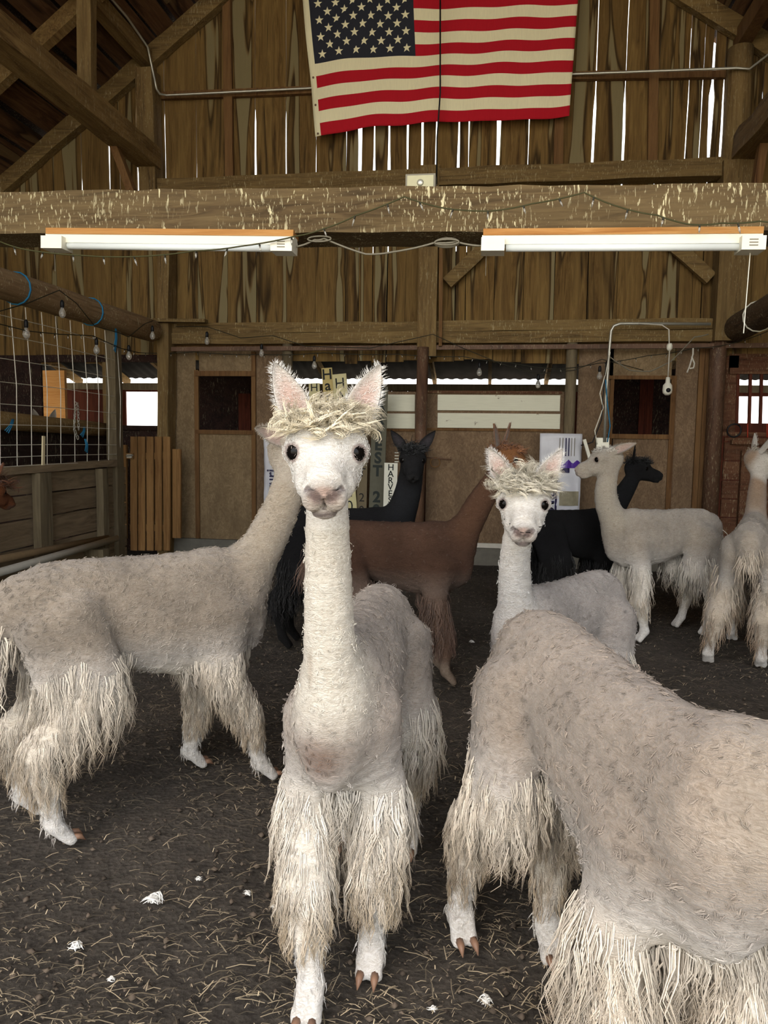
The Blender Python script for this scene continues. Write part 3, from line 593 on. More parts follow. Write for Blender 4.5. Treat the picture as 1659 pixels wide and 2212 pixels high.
m_ = MB(); m_.lathe([(.02,.32),(.028,.30),(.028,.27),(.014,.25)], c, n=10); m_.build('socket', W['white'], sc, True)
m_ = MB(); m_.lathe([(.02,0),(.022,-.05),(.042,-.075),(.046,-.12),(.042,-.15),(.02,-.17)], c, n=14); m_.build('body', W['white'], sc, True)
m_ = MB(); m_.lathe([(.022,0),(.02,.012),(.008,.018)], c+V((0,-.04,-.125)), (0,-1,-.2), n=12); m_.build('lens', W['black'], sc, True)
m_ = MB()
for pl in ([(1497,752),(1497,765),(1490,790),(1484,805)],[(1494,770),(1500,785),(1498,795),(1490,796)]): m_.tube(cablepts(pl,7.78,0,3), .008, 6)
tag(m_.build('rope_scrap', W['pvc'], smooth=True), 'frayed pale rope end hanging right of the bulb camera', 'rope')
ring(PY(1586,930,7.9), (0,1,.1), .065, .008, W['black'], 'hose_ring', 'dark loop of hose on the nailer below the barred window', 'hose')
for px in (1615,1657): m_ = MB(); m_.tube([PY(px,915,7.9),PY(px,945,7.9)], .006, 6); tag(m_.build('red_wire', plain('red_plastic',srgb(170,60,40),.5), smooth=True), 'short red wire hanging below the barred window', 'wire', 'red wires under the window')
ring(PY(940,999,7.9), (0,1,0), .05, .008, W['stud'], 'iron_ring', 'rusty ring handle on the right sliding door', 'handle')
m_ = MB(); m_.tube([PY(915,988,7.9),PY(975,993,7.9)], .008, 6); tag(m_.build('latch_rod', W['rust'], smooth=True), 'rusty latch rod across the right sliding door', 'latch')
m_ = MB(); a = PY(855,988,8.02)
for i in range(4): m_.bar(a+V((-.012,0,.05-.032*i)), a+V((.03,0,.05-.032*i)), .012, .012)
m_.bar(a+V((.0,0,.06)), a+V((.0,0,-.07)), .012, .012); tag(m_.build('white_comb_hook', W['white']), 'small white toothed bracket beside the black alpaca', 'bracket')
# right round beam
rr0, rr1 = PX(1659,672,2.32), PX(1585,713,2.32); dv = rr0-rr1
m_ = MB(); m_.tube([rr1+dv*t for t in (0,.03,.3,.8,1.6,4,6)], [.1,.125,.13,.125,.13,.128,.13], 18); beam_thing('round_log_beam', 'dark brown round log beam running forward from the right timber post', 'beam', m_, W['darklog'], smooth=True)
ring(rr1+dv*.75, dv.normalized(), .134, .006, W['white'], 'cable_loop', 'pale cable wrapped around the dark brown round log', 'cable')

# ================================================================== FLAG
flY = 7.80; fg = thing('flag', 'worn United States flag pinned high on the plank wall', 'flag', PY(950,260,flY))
def fpt(u, v, off=0.):
    xl_, yl_ = 650+33*v, -43+341*v; xr_, yr_ = 1253-23*v, -62+312*v
    x = xl_+(xr_-xl_)*u; y = yl_+(yr_-yl_)*u - (26*math.sin(PI*min(1,u*1.25))*(.3+.7*v))*(1-u)*.9
    y += 1.2*math.sin(u*23)*v
    p = PY(x, y, flY-off); p.y += -.02*math.sin(u*9+v*2)-.012*math.sin(u*31+v*7)-.03*math.exp(-((u-.52)/.02)**2)*0+.01*math.sin(v*12+u*4); return p
tF = []
for nm, cc in (('flag_red', srgb(190,26,42)),('flag_cream', srgb(252,244,206)),('flag_navy', srgb(48,50,60))):
    t = NT(nm); n_ = t.noise(t.vec((60,60,4)), 2., 4.); t.col(t.mix(n_, tuple(x*.8 for x in cc[:3])+(1,), cc)); t.bump(t.noise(t.vec((26,26,3)), 1.5, 3.), .35, .01)
    t.b.inputs['Transmission Weight'].default_value = 0.; tF.append(t.fin(.9))
nu, nv = 90, 52; cols = 4; m_ = MB(); vs_ = [fpt(i/nu, j/nv) for j in range(nv+1) for i in range(nu+1)]
def fmat(i, j):
    u, v = (i+.5)/nu, (j+.5)/nv
    if u < .022: return 1
    if u < .40 and v < 7/13: return 2
    return 0 if int(v*13) % 2 == 0 else 1
for j in range(nv):
    for i in range(nu): m_.f.append((j*(nu+1)+i, (j+1)*(nu+1)+i, (j+1)*(nu+1)+i+1, j*(nu+1)+i+1)); m_.m.append(fmat(i, j))
m_.v = [tuple(p) for p in vs_]; cl = m_.build('cloth', tF, fg, True)
so = cl.modifiers.new('thickness', 'SOLIDIFY'); so.thickness = .003; so.offset = 1
star = [(math.cos(PI/2+k*PI/5)*(1 if k % 2 == 0 else .4), math.sin(PI/2+k*PI/5)*(1 if k % 2 == 0 else .4)) for k in range(10)]
for row in range(9):
    for k in range(6 if row % 2 == 0 else 5):
        u = .022+.378*((2*k+1 if row % 2 == 0 else 2*k+2)/12); v = (row+1)/10*7/13; p = fpt(u, v, .006); R_ = .046
        m_ = MB(); vv = [p+V((sx*R_, 0, sy*R_)) for sx, sy in star]; m_.add(vv+[p+V((0,-.004,0))], [(i, 10, (i+1) % 10) for i in range(10)]); m_.build('star', tF[1], fg)
for v in (.08,.62,.8,.985): m_ = MB(); m_.lathe([(.011,0),(.011,.004),(.004,.005)], fpt(.011,v,.004), (0,-1,0), 10); m_.build('grommet', W['rust'], fg)

# ================================================================== LETTERED BOARDS AND FEED BAGS
def text_mesh(txt, size, vertical=False, bold=0.):
    cu_ = bpy.data.curves.new('t', 'FONT'); cu_.body = '\n'.join(txt) if vertical else txt; cu_.size = size; cu_.align_x = 'CENTER'; cu_.align_y = 'TOP' if vertical else 'CENTER'
    cu_.extrude = .0015; cu_.offset = bold; cu_.resolution_u = 3; cu_.space_line = .92
    o = bpy.data.objects.new('t', cu_); me = bpy.data.meshes.new_from_object(o); bpy.data.objects.remove(o); return me
def place_text(me, name, mat, parent, loc, rot):
    me.materials.clear(); me.materials.append(mat); o = link(name, me, None); o.matrix_world = Matrix.Translation(loc) @ rot.to_matrix().to_4x4()
    o.parent = parent; o.matrix_parent_inverse = parent.matrix_basis.inverted(); return o
from mathutils import Euler
cream = plain('cream_board', srgb(206,196,150), .7, var=.12); yel = plain('tan_board', srgb(192,172,112), .7, var=.12); gry = plain('grey_green_board', srgb(96,94,80), .8, var=.15); wht = plain('white_board', srgb(224,222,206), .7, var=.06); dkw = plain('brown_board', srgb(112,100,78), .8, var=.15)
ink = plain('black_paint', srgb(24,24,22), .6); inkg = plain('dark_green_paint', srgb(34,40,36), .6)
def signboard(pt, pb, w_, txt, y0, pitch, mat, im, size, D, lab, bold=0.):
    a, b = PY(*pt,D), PY(*pb,D-.03); b.z = .002; t = thing('lettered_board', lab, 'sign', b); m_ = MB(); m_.bar(b, a, w_, .02, (0,-1,0)); m_.build('board', mat, t)
    an = math.atan2(a.x-b.x, a.z-b.z)
    for i, ch_ in enumerate(txt):                              # each painted letter is its own part
        if ch_ == ' ': continue
        py = y0+pitch*i; px = pt[0]+(pb[0]-pt[0])*(py-pt[1])/(pb[1]-pt[1])
        z_ = PY(px, py, D).z; f_ = (a.z-z_)/(a.z-b.z); c_ = a.lerp(b, f_)
        place_text(text_mesh(ch_, size, False, bold), 'letter', im, t, c_+V((0,-.0125,0)), Euler((PI/2, an, 0)))
    return t
signboard((679,828),(690,1215),.115,'HARVEST 20',838,25,cream,ink,.115,7.72,'narrow cream board with thin black letters, shortest of the three behind the white topknot')
signboard((706,795),(735,1215),.11,'Harvest 20',810,23.5,yel,ink,.15,7.70,'tan board with big black letters, tallest of the three behind the white topknot',.002)
signboard((733,808),(766,1215),.145,'HARVEST 20',829,29.3,cream,ink,.15,7.66,'wide cream board with a notched top and thin letters behind the white topknot')
signboard((786,850),(779,1215),.105,'HARVEST 20',859,27,dkw,ink,.125,7.70,'narrow brown board with thin black figures left of the grey-green board')
signboard((822,835),(809,1215),.155,'HARVEST 20',850,28,gry,inkg,.155,7.68,'grey-green board with bold dark letters beside the white harvest board',.006)
signboard((845,1000),(839,1225),.135,'HARVEST 20',1010,14.1,wht,ink,.088,7.5,'short white board lettered harvest beside the black alpaca with the long neck',.001)
def feedbag(px0, px1, py0, py1, D, lab, flip=False):
    a, b = PY(px0,py0,D), PY(px1,py1,D); wd_, ht = b.x-a.x, a.z-b.z; t = thing('feed_bag', lab, 'feed bag', (a.x+wd_/2, D, b.z), 'printed feed bags hung on the wall')
    n_, k_ = 14, 18
    def bp(u, v, off=0.): return V((a.x+wd_*u, D-off-.02*math.sin(PI*u)-.006*math.sin(u*23+v*9)-.006*math.sin(v*31+u*5), b.z+ht*v))
    m_ = MB(); m_.add([bp(i/n_, j/k_) for j in range(k_+1) for i in range(n_+1)], [(j*(n_+1)+i, j*(n_+1)+i+1, (j+1)*(n_+1)+i+1, (j+1)*(n_+1)+i) for j in range(k_) for i in range(n_)])
    o = m_.build('sack', W['bag'], t, True); so = o.modifiers.new('t','SOLIDIFY'); so.thickness = .006
    def patch(u0, u1, v0, v1, mt, name, zig=0):
        m_ = MB(); nn = 16; vs_ = []
        for i in range(nn+1):
            u = u0+(u1-u0)*i/nn; zz_ = (v1-v0)*.5*(abs(((i*zig/nn) % 1)*2-1)) if zig else 0
            vs_ += [bp(u, v0, .009), bp(u, v1-zz_, .009)]
        m_.add(vs_, [(2*i,2*i+2,2*i+3,2*i+1) for i in range(nn)]); return m_.build(name, mt, t)
    patch(.0,1.,.0,.10,W['purple'],'printed_zigzag',4); patch(.38,1.,.60,.70,W['purple'],'printed_zigzag',3)
    patch(.40,.45,.08,.52,W['navy'],'printed_bar'); patch(.46,.72,.545,.60,W['navy'],'printed_bar')
    for i in range(6): patch(.46+.07*i,.475+.07*i+(.014 if i in (2,3) else 0),.74,.95,W['navy'] if i in (2,3) else W['grcable'],'printed_line')
    patch(.5,.96,.16,.33,plain('printed_animal',srgb(150,142,118),.4,var=.4),'printed_picture')
    place_text(text_mesh('Mazuri', .155, False, .002), 'lettering', W['navy'], t, V((a.x+wd_*.27, D-.035, b.z+ht*.33)), Euler((PI/2, -PI/2, 0)))
    for dx, s_ in ((.2,'fee'),(.3,'ds')): pass
    return t
feedbag(1167,1251,936,1122,7.80,'white and purple printed feed bag hanging beside the junction box')
feedbag(570,640,930,1118,7.80,'white and purple printed feed bag hanging left of the lettered boards')
# ================================================================== STRAW AND WOOL ON THE FLOOR
def straw():
    N = 48000; y = 1.0+6.9*rng.random(N)**1.25; x = (-.14*y)+(rng.random(N)-.5)*2*(.62*y+.35); x = np.clip(x, -3.5, 2.25)
    patchy = np.array([noise.noise(V((a*1.2, b*1.2, 5))) for a, b in zip(x, y)]); keep = rng.random(N) < np.clip(.6+.55*patchy, .2, 1); x, y = x[keep], y[keep]; N = len(x)
    L = .006+.034*rng.random(N)**3.; an = rng.normal(.1, .65, N); w_ = .0006+.0010*rng.random(N)**2; lift = rng.random(N)*.012
    d = np.stack([np.cos(an), np.sin(an)*.9, np.zeros(N)], 1); s_ = np.stack([-np.sin(an), np.cos(an), np.zeros(N)], 1); c = np.stack([x, y, .004+.006*rng.random(N)], 1)
    z = np.array([0,0,1.]); bend = (rng.random(N)-.5)*.2
    p0 = c-d*L[:,None]; p1 = c+z*lift[:,None]+s_*(bend*L)[:,None]; p2 = c+d*L[:,None]+z*(lift*rng.random(N))[:,None]
    vs_ = np.stack([p0-s_*w_[:,None], p0+s_*w_[:,None], p1-s_*w_[:,None]+z*.001, p1+s_*w_[:,None]+z*.001, p2-s_*w_[:,None], p2+s_*w_[:,None]], 1).reshape(-1,3)
    b_ = (np.arange(N)*6)[:,None]; fs = np.concatenate([b_+np.array([[0,1,3,2]]), b_+np.array([[2,3,5,4]])], 1).reshape(-1,4)
    col = np.array([.44,.36,.24])*(.25+.9*rng.random(N)**1.4)[:,None]; col = np.repeat(col, 6, 0)
    me = np_mesh('scattered_straw', vs_, fs, col); t = NT('straw'); at = t.n('ShaderNodeAttribute'); at.attribute_name = 'Col'; t.col(at.outputs['Color']); me.materials.append(t.fin(.8))
    o = link('scattered_straw', me); stuff(o); tag(o, 'short dry straw scattered all over the dirt floor', 'straw')
def np_mesh(name, v, f, col=None, smooth=False):
    me = bpy.data.meshes.new(name); v = np.asarray(v, np.float32); f = np.asarray(f, np.int32); k = f.shape[1]
    me.vertices.add(len(v)); me.vertices.foreach_set('co', v.ravel()); me.loops.add(f.size); me.loops.foreach_set('vertex_index', f.ravel())
    me.polygons.add(len(f)); me.polygons.foreach_set('loop_start', np.arange(0, f.size, k, dtype=np.int32))
    if smooth: me.polygons.foreach_set('use_smooth', np.ones(len(f), bool))
    me.update(calc_edges=True)
    if col is not None:
        a = me.color_attributes.new('Col', 'FLOAT_COLOR', 'POINT'); c = np.ones((len(v),4), np.float32); c[:,:3] = col; a.data.foreach_set('color', c.ravel())
    return me
straw()
def clods():
    N = 5200; y = 1.1+5.*rng.random(N)**1.6; x = np.clip((-.14*y)+(rng.random(N)-.5)*2*(.62*y+.35), -3.4, 2.2); r = .003+.010*rng.random(N)**3
    o8 = np.array([(1,0,0),(-1,0,0),(0,1,0),(0,-1,0),(0,0,.8),(0,0,-.8)], float); vs_ = np.stack([x,y,.002+0*x],1)[:,None,:]+o8[None]*r[:,None,None]*(.6+.8*rng.random((N,6,1)))
    f8 = np.array([(0,2,4),(2,1,4),(1,3,4),(3,0,4),(2,0,5),(1,2,5),(3,1,5),(0,3,5)]); fs = ((np.arange(N)*6)[:,None,None]+f8[None]).reshape(-1,3)
    me = np_mesh('dirt_clods', vs_.reshape(-1,3), fs, np.repeat(np.array([.085,.065,.048])*(.4+1.1*rng.random(N))[:,None], 6, 0), True); t = NT('clod'); at = t.n('ShaderNodeAttribute'); at.attribute_name = 'Col'; t.col(at.outputs['Color']); me.materials.append(t.fin(.95))
    tag(stuff(link('dirt_clods', me)), 'small dark clods of dirt strewn over the floor', 'dirt')
clods()
wool_m = plain('loose_wool', srgb(212,210,204), .9, var=.06)
for k, (px, py, s_) in enumerate(((332,1947,1.),(165,2046,.7),(240,2118,.35),(1020,1388,.6),(430,1900,.4),(1050,2165,.7),(535,1932,.4),(935,2180,.4),(590,1960,.35))):
    c = PZ(px, py, .008); m_ = MB()
    for i in range(int(9+12*s_)):
        an = random.uniform(0,2*PI); L = .05*s_*random.uniform(.6,1.3); dv = V((math.cos(an),math.sin(an)*.6,0)); sv = V((-dv.y,dv.x,0)); h_ = random.uniform(.002,.02)*s_
        m_.tube([c+dv*(L*(f-.4))+sv*(.35*L*math.sin(f*3+i))+V((0,0,.002+h_*math.sin(PI*f))) for f in (0,.25,.5,.75,1)], [.0008,.0022*s_+.0004,.0024*s_+.0004,.0016*s_+.0003,.0004], 5)
    tag(m_.build('wool_tuft', wool_m, smooth=True), 'loose tuft of white wool lying on the dirt floor', 'wool tuft', 'loose wool tufts on the floor')
# ================================================================== ALPACAS
class Field:
    """signed distance field on a grid, smooth-blended from tapered elliptic capsules, meshed with surface nets"""
    def __init__(s, lo, hi, h):
        s.h = h; s.lo = np.array(lo, np.float32); s.n = np.ceil((np.array(hi)-np.array(lo))/h).astype(int)+1
        s.F = np.full(s.n, 1., np.float32)
    def prim(s, p0, p1, ra, rb, side=(0,1,0), k=.03, cut=False):
        p0 = np.array(p0, np.float32); p1 = np.array(p1, np.float32); ra = np.array(ra, np.float32)*np.ones(2, np.float32); rb = np.array(rb, np.float32)*np.ones(2, np.float32)
        pad = max(ra.max(), rb.max())+k+3*s.h
        i0 = np.clip(np.floor((np.minimum(p0, p1)-pad-s.lo)/s.h).astype(int), 0, s.n); i1 = np.clip(np.ceil((np.maximum(p0, p1)+pad-s.lo)/s.h).astype(int)+1, 0, s.n)
        if (i1-i0).min() <= 0: return
        ax = p1-p0; L = max(1e-5, float(np.linalg.norm(ax))); d = ax/L
        sd_ = np.array(side, np.float32); sd_ = sd_-d*(sd_@d); nn = np.linalg.norm(sd_)
        if nn < 1e-4: sd_ = np.cross(d, [1.,0,0]); nn = np.linalg.norm(sd_)
        sd_ = sd_/nn; w_ = np.cross(d, sd_)
        g = [s.lo[a]+s.h*np.arange(i0[a], i1[a], dtype=np.float32)-p0[a] for a in range(3)]
        X, Y, Z = g[0][:,None,None], g[1][None,:,None], g[2][None,None,:]
        t = X*d[0]+Y*d[1]+Z*d[2]; u = X*sd_[0]+Y*sd_[1]+Z*sd_[2]; v = X*w_[0]+Y*w_[1]+Z*w_[2]
        tc = np.clip(t, 0, L); a = t-tc; f = tc/L; ru = ra[0]+(rb[0]-ra[0])*f; rw = ra[1]+(rb[1]-ra[1])*f; rm = np.minimum(ru, rw)
        b = (np.sqrt((a/rm)**2+(u/ru)**2+(v/rw)**2)-1)*rm
        sub = s.F[i0[0]:i1[0], i0[1]:i1[1], i0[2]:i1[2]]
        if cut: b = -b; hh = np.clip(.5-.5*(b-sub)/k, 0, 1); sub[...] = b+(sub-b)*hh+k*hh*(1-hh)
        else: hh = np.clip(.5+.5*(b-sub)/k, 0, 1); sub[...] = b+(sub-b)*hh-k*hh*(1-hh)
    def chain(s, pts, R, sides, k=.03):
        pts = np.array(pts, np.float32); R = np.array([np.ones(2)*r for r in R], np.float32); pad = R.max()+k+3*s.h
        i0 = np.clip(np.floor((pts.min(0)-pad-s.lo)/s.h).astype(int), 0, s.n); i1 = np.clip(np.ceil((pts.max(0)+pad-s.lo)/s.h).astype(int)+1, 0, s.n)
        if (i1-i0).min() <= 0: return
        g = Field.__new__(Field); g.h = s.h; g.lo = s.lo+i0*s.h; g.n = i1-i0; g.F = np.full(g.n, 1., np.float32)
        for i in range(len(pts)-1): g.prim(pts[i], pts[i+1], R[i], R[i+1], sides[i], .004)
        sub = s.F[i0[0]:i1[0], i0[1]:i1[1], i0[2]:i1[2]]; b = g.F
        hh = np.clip(.5+.5*(b-sub)/k, 0, 1); sub[...] = b+(sub-b)*hh-k*hh*(1-hh)
    def mesh(s):
        F = s.F; neg = F < 0; n = s.n
        cnt = np.zeros(n-1, np.int8); co = [(i,j,k) for i in (0,1) for j in (0,1) for k in (0,1)]
        for (i,j,k) in co: cnt += neg[i:n[0]-1+i, j:n[1]-1+j, k:n[2]-1+k]
        act = (cnt > 0) & (cnt < 8); idx = np.argwhere(act); ids = np.full(n-1, -1, np.int32); ids[act] = np.arange(len(idx))
        acc = np.zeros((len(idx),3), np.float32); c = np.zeros(len(idx), np.float32)
        for a in co:
            for ax in range(3):
                if a[ax] == 0:
                    b = list(a); b[ax] = 1; pa = idx+np.array(a); pb = idx+np.array(b)
                    fa = F[pa[:,0],pa[:,1],pa[:,2]]; fb = F[pb[:,0],pb[:,1],pb[:,2]]; m = (fa < 0) != (fb < 0)
                    t = np.where(m, fa/np.where(m, fa-fb, 1), 0); p = np.array(a, np.float32)[None,:]+np.zeros((len(idx),1), np.float32); p[:,ax] += t
                    acc[m] += p[m]; c[m] += 1
        v = s.lo+(idx+acc/np.maximum(c,1)[:,None])*s.h
        fs = []
        for ax in range(3):
            sl0 = [slice(None)]*3; sl1 = [slice(None)]*3; sl0[ax] = slice(0,-1); sl1[ax] = slice(1,None)
            A = neg[tuple(sl0)]; B = neg[tuple(sl1)]; e = np.argwhere(A != B); o1, o2 = [(1,2),(2,0),(0,1)][ax]
            ok = (e[:,o1] > 0) & (e[:,o2] > 0) & (e[:,o1] < n[o1]-1) & (e[:,o2] < n[o2]-1); e = e[ok]
            q = []
            for (da, db) in ((-1,-1),(0,-1),(0,0),(-1,0)):
                k = e.copy(); k[:,o1] += da; k[:,o2] += db; q.append(ids[k[:,0],k[:,1],k[:,2]])
            q = np.stack(q, 1); fl = ~A[e[:,0],e[:,1],e[:,2]]; q[fl] = q[fl][:,::-1]; fs.append(q)
        f = np.concatenate(fs); f = f[(f >= 0).all(1)]
        return v, f
def unit(a): a = np.asarray(a, float); return a/np.maximum(1e-9, np.linalg.norm(a, axis=-1, keepdims=True))
def vnoise(P, sc, off=0.): return np.array([noise.noise(V((p[0]*sc+off, p[1]*sc-off, p[2]*sc+off*.5))) for p in P])
def locks(roots, nrm, down, L, r, out=.35, curl=.25, freq=1.5, seg=5, sides=3, flat=1., flick=0., clump=1, spread=.006):
    """tapered wavy locks of wool as one vertex/face array; each lock is a clump of finer strands"""
    N0 = len(roots); ph = rng.random((N0,1,1))*6.28; fr = freq*(.7+.6*rng.random((N0,1,1))); L = np.asarray(L); r = np.asarray(r); out = out*np.ones((N0,1,1))
    src = np.repeat(np.arange(N0), clump); N = len(src)
    roots, nrm, down, L, r, ph, fr, out = roots[src], nrm[src], down[src], L[src]*(.78+.44*rng.random(N)), r[src], ph[src]+rng.normal(0,.25,(N,1,1)), fr[src], out[src]
    t = np.linspace(0, 1, seg+1)[None,:,None]; L = L[:,None,None]; r = r[:,None]
    side = unit(np.cross(nrm, down)+1e-4); nn = nrm[:,None,:]; dn = down[:,None,:]; sd_ = side[:,None,:]
    jit = rng.normal(0,1,(N,2)) if clump > 1 else np.zeros((N,2)); off = (sd_*jit[:,0][:,None,None]+dn*jit[:,1][:,None,None])*spread
    P = roots[:,None,:]+off*(1-.75*t)+nn*.0015+nn*L*out*(1.3*t-.85*t*t)+dn*L*(t*.85+.15*t*t)+(sd_*np.sin(6.28*fr*t+ph)+nn*.6*np.cos(6.28*fr*t+ph))*L*curl*.22*(t*1.2) + nn*L*flick*np.clip(t-.6,0,1)
    T = unit(np.gradient(P, axis=1)); A = unit(np.cross(T, nn+0*T)+1e-5); B = np.cross(T, A)
    rad = (r*(1-.9*np.linspace(0,1,seg+1)[None,:]**1.6))[:,:,None]
    vs_ = []
    for k in range(sides):
        an = 2*PI*k/sides; vs_.append(P+A*rad*math.cos(an)+B*rad*math.sin(an)*flat)
    vv = np.stack(vs_, 2).reshape(-1,3)
    base = (np.arange(N)*(seg+1)*sides)[:,None]; fl = []
    for i in range(seg):
        for k in range(sides): fl.append([i*sides+k, i*sides+(k+1)%sides, (i+1)*sides+(k+1)%sides, (i+1)*sides+k])
    ff = (base[:,:,None]+np.array(fl)[None]).reshape(-1,4)
    return vv, ff, np.tile(np.linspace(0,1,seg+1)[None,:,None], (N,1,sides)).reshape(-1), np.repeat(src, (seg+1)*sides)
def fleece_mat(name, fine=150., ridge=.5, rough=.92, sheen=.25, str_=.55):
    t = NT(name); at = t.n('ShaderNodeAttribute'); at.attribute_name = 'Col'; v = t.vec((1,1,1))
    n1 = t.noise(v, fine, 4., .7, 1.); n2 = t.noise(t.vec((1,1,2.8)), fine*.34, 4., .6, 1.8); n3 = t.noise(v, 9., 4.)
    c = t.mix(t.ramp(n2, [(.3, (.0,.0,.0)), (.62, (1,1,1))]), t.mix(1., at.outputs['Color'], (.70,.66,.61), 'MULTIPLY'), at.outputs['Color'])  # crease shade put into the colour: fleece darkened in the crimp hollows
    c = t.mix(t.ramp(n3, [(.35, (0,0,0)), (.7, (.5,.5,.5))]), c, t.mix(1., c, (.93,.89,.84), 'MULTIPLY'))
    t.col(c); t.bump(t.math('ADD', n1, t.math('MULTIPLY', n2, 1.6+ridge)), str_, .020)
    t.b.inputs['Sheen Weight'].default_value = sheen; t.b.inputs['Sheen Roughness'].default_value = .5; t.b.inputs['Specular IOR Level'].default_value = .1
    return t.fin(rough)
def lock_mat(name):
    t = NT(name); at = t.n('ShaderNodeAttribute'); at.attribute_name = 'Col'; t.col(at.outputs['Color']); t.bump(t.noise(t.vec((1,1,.3)), 260., 3.), .5, .004)
    t.b.inputs['Specular IOR Level'].default_value = .12; t.b.inputs['Sheen Weight'].default_value = .15; return t.fin(.9)
FM, LM = fleece_mat('shorn_fleece'), lock_mat('wool_locks')
FMB = fleece_mat('dark_fleece', sheen=.01)
eyeM = NT('dark_eye'); eyeM.col(srgb(12,10,9)); eyeM.b.inputs['Specular IOR Level'].default_value = .12; eyeM = eyeM.fin(.09)
nailM = plain('toenail', srgb(120,92,74), .45, var=.3)

def alpaca(label, loc, head_deg, s=1., neck=((.42,0,1.0),(.44,0,1.2)), hyaw=0., hpitch=-15., hroll=0., feet={}, coat=None, h=.009, hh=None, wool=1., top=1., black=False,
           ears=((24,8),(24,8)), neck_r=(.066,.05,.047), tail=True, tailpose=(-.47,0,.55), tufts=0, hs=1., legwool=(.17,.46), nails=False, top_long=.05, belly=0., hind=None, seed=1, topcol=None, neckbase=(.30,0,.745), earlen=.15, seg=5, depth=1.14, width=.87, tilt=0., flare=1., NZ=(-.062,-.098), hw=1., fwl=1.):
    global rng
    rng = np.random.default_rng(seed); random.seed(seed)
    coat = coat or {}
    base = np.array(coat.get('body', (.50,.45,.39))); pale = np.array(coat.get('pale', (.74,.71,.67))); woolc = np.array(coat.get('wool', (.70,.64,.54))); tipc = np.array(coat.get('tip', (.50,.41,.30)))
    facec = np.array(coat.get('face', pale)); neckc = np.array(coat.get('neck', (base+pale)/2)); topc = np.array(topcol if topcol is not None else woolc)
    # ---- skeleton
    trunk = [(-.40,.70,.075,.085),(-.31,.715,.122,.135),(-.12,.712,.115,.135),(.06,.685,.13,.16),(.22,.675,.125,.175),(.335,.69,.09,.135)]
    P = []                                                   # primitives: p0,p1,r0,r1,side,k,cut
    TS = np.linspace(0, 1, 16); tr_ = np.array(trunk); tk_ = np.linspace(0, 1, len(trunk)); sm = lambda c: np.interp(TS, tk_, tr_[:,c]); sm2 = lambda a: np.convolve(np.pad(a, 1, mode='edge'), [.25,.5,.25], 'valid')
    tx, tz, tw, th = sm(0), sm2(sm(1)), sm2(sm(2))*width, sm2(sm(3)); mid_ = 1+(depth-1)*np.clip((tx+.45)/.3,0,1); tz = tz-th*(mid_-1)-tilt*(tx+.3); th = th*mid_; CH = [([(x_,0,z_) for x_, z_ in zip(tx, tz)], [(a_, b_) for a_, b_ in zip(tw, th)], [(0,1,0)]*15, .05)]
    if belly: P.append(((-.06,0,.66-belly),(.12,0,.64-belly),(.10,.12),(.11,.13),(0,1,0),.06,0))
    legs = {}
    for nm, fx, sg in (('FL',1,1),('FR',1,-1),('HL',0,1),('HR',0,-1)):
        f = feet.get(nm, (0,0,0)); f = tuple(f)+(0,)*(3-len(f))
        sh = lambda p, w_: (p[0]+f[0]*w_, p[1]*1.+f[1]*w_, p[2]+f[2]*w_)
        if fx: J = [(.24,sg*.085,.64),(.215,sg*.10,.47),(.25,sg*.098,.265),(.24,sg*.098,.075),(.285,sg*.098,.022)]; R = [.078,.052,.038,.026,.024]; wt = [0,.12,.55,1,1]
        else: J = [(-.27,sg*.088,.68),(-.19,sg*.118,.50),(-.365,sg*.098,.295),(-.335,sg*.098,.075),(-.29,sg*.098,.022)]; R = [.105,.072,.038,.026,.024]; wt = [0,.1,.6,1,1]
        J = [(p[0],p[1]*(.5+.5*width) if width < 1 else p[1],p[2]-tilt*(p[0]+.3)*g_) for p, g_ in zip(J, (1,.6,.2,0,0))]; J = [sh(p, q) for p, q in zip(J, wt)]; legs[nm] = J
        CH.append(([J[0],J[1]],[(R[0]*.72,R[0]*1.12),(R[1]*.85,R[1]*1.1)],[(0,1,0)],.045 if fx else .022))
        if not fx: P.append(((J[0][0]-.06,J[0][1],J[0][2]-.04),((J[1][0]+J[2][0])/2-.03,J[1][1],.44),(.06,.08),(.04,.045),(0,1,0),.03,0))
        CH.append((J[1:4],R[1:4],[(0,1,0)]*2,.03))
        for q in (-1,1): P.append(((J[3][0],J[3][1]+q*.008,J[3][2]),(J[4][0],J[4][1]+q*.017,J[4][2]),.024,(.017,.018),(0,1,0),.012,0))
        if wool > 0:                                         # woolly trouser volume
            lo_, hi_ = legwool; wr = .016*wool*(fwl if fx else hw)
            q = np.array(J[2])*.5+np.array(J[3])*.5; CH.append(([(J[1][0],J[1][1],J[1][2]-.05),J[2],tuple(q)],[R[1]+wr*.3,R[2]+wr*1.1,R[3]+wr*.6],[(0,1,0)]*2,.02))
    nb = np.array(neckbase); N_ = [np.array(p, float) for p in neck]
    CH.append(([(.25,0,.71-tilt*.55),tuple(nb)],[(.075*width,.11),(neck_r[0]*1.15,neck_r[0]*1.5)],[(0,1,0)],.05))
    hy, hp = math.radians(hyaw), math.radians(hpitch)
    hf = np.array([math.cos(hy)*math.cos(hp), math.sin(hy)*math.cos(hp), math.sin(hp)]); hl = np.array([-math.sin(hy), math.cos(hy), 0]); hu = np.cross(hf, hl)
    rr = math.radians(hroll); hl, hu = hl*math.cos(rr)+hu*math.sin(rr), -hl*math.sin(rr)+hu*math.cos(rr)
    O = N_[-1]; Hd = lambda a, b, c: tuple(O+hs*(hf*a+hl*b+hu*c))
    npts = [nb]+N_[:-1]+[np.array(Hd(-.03,0,-.03))]
    # smooth neck curve
    cv = []; 
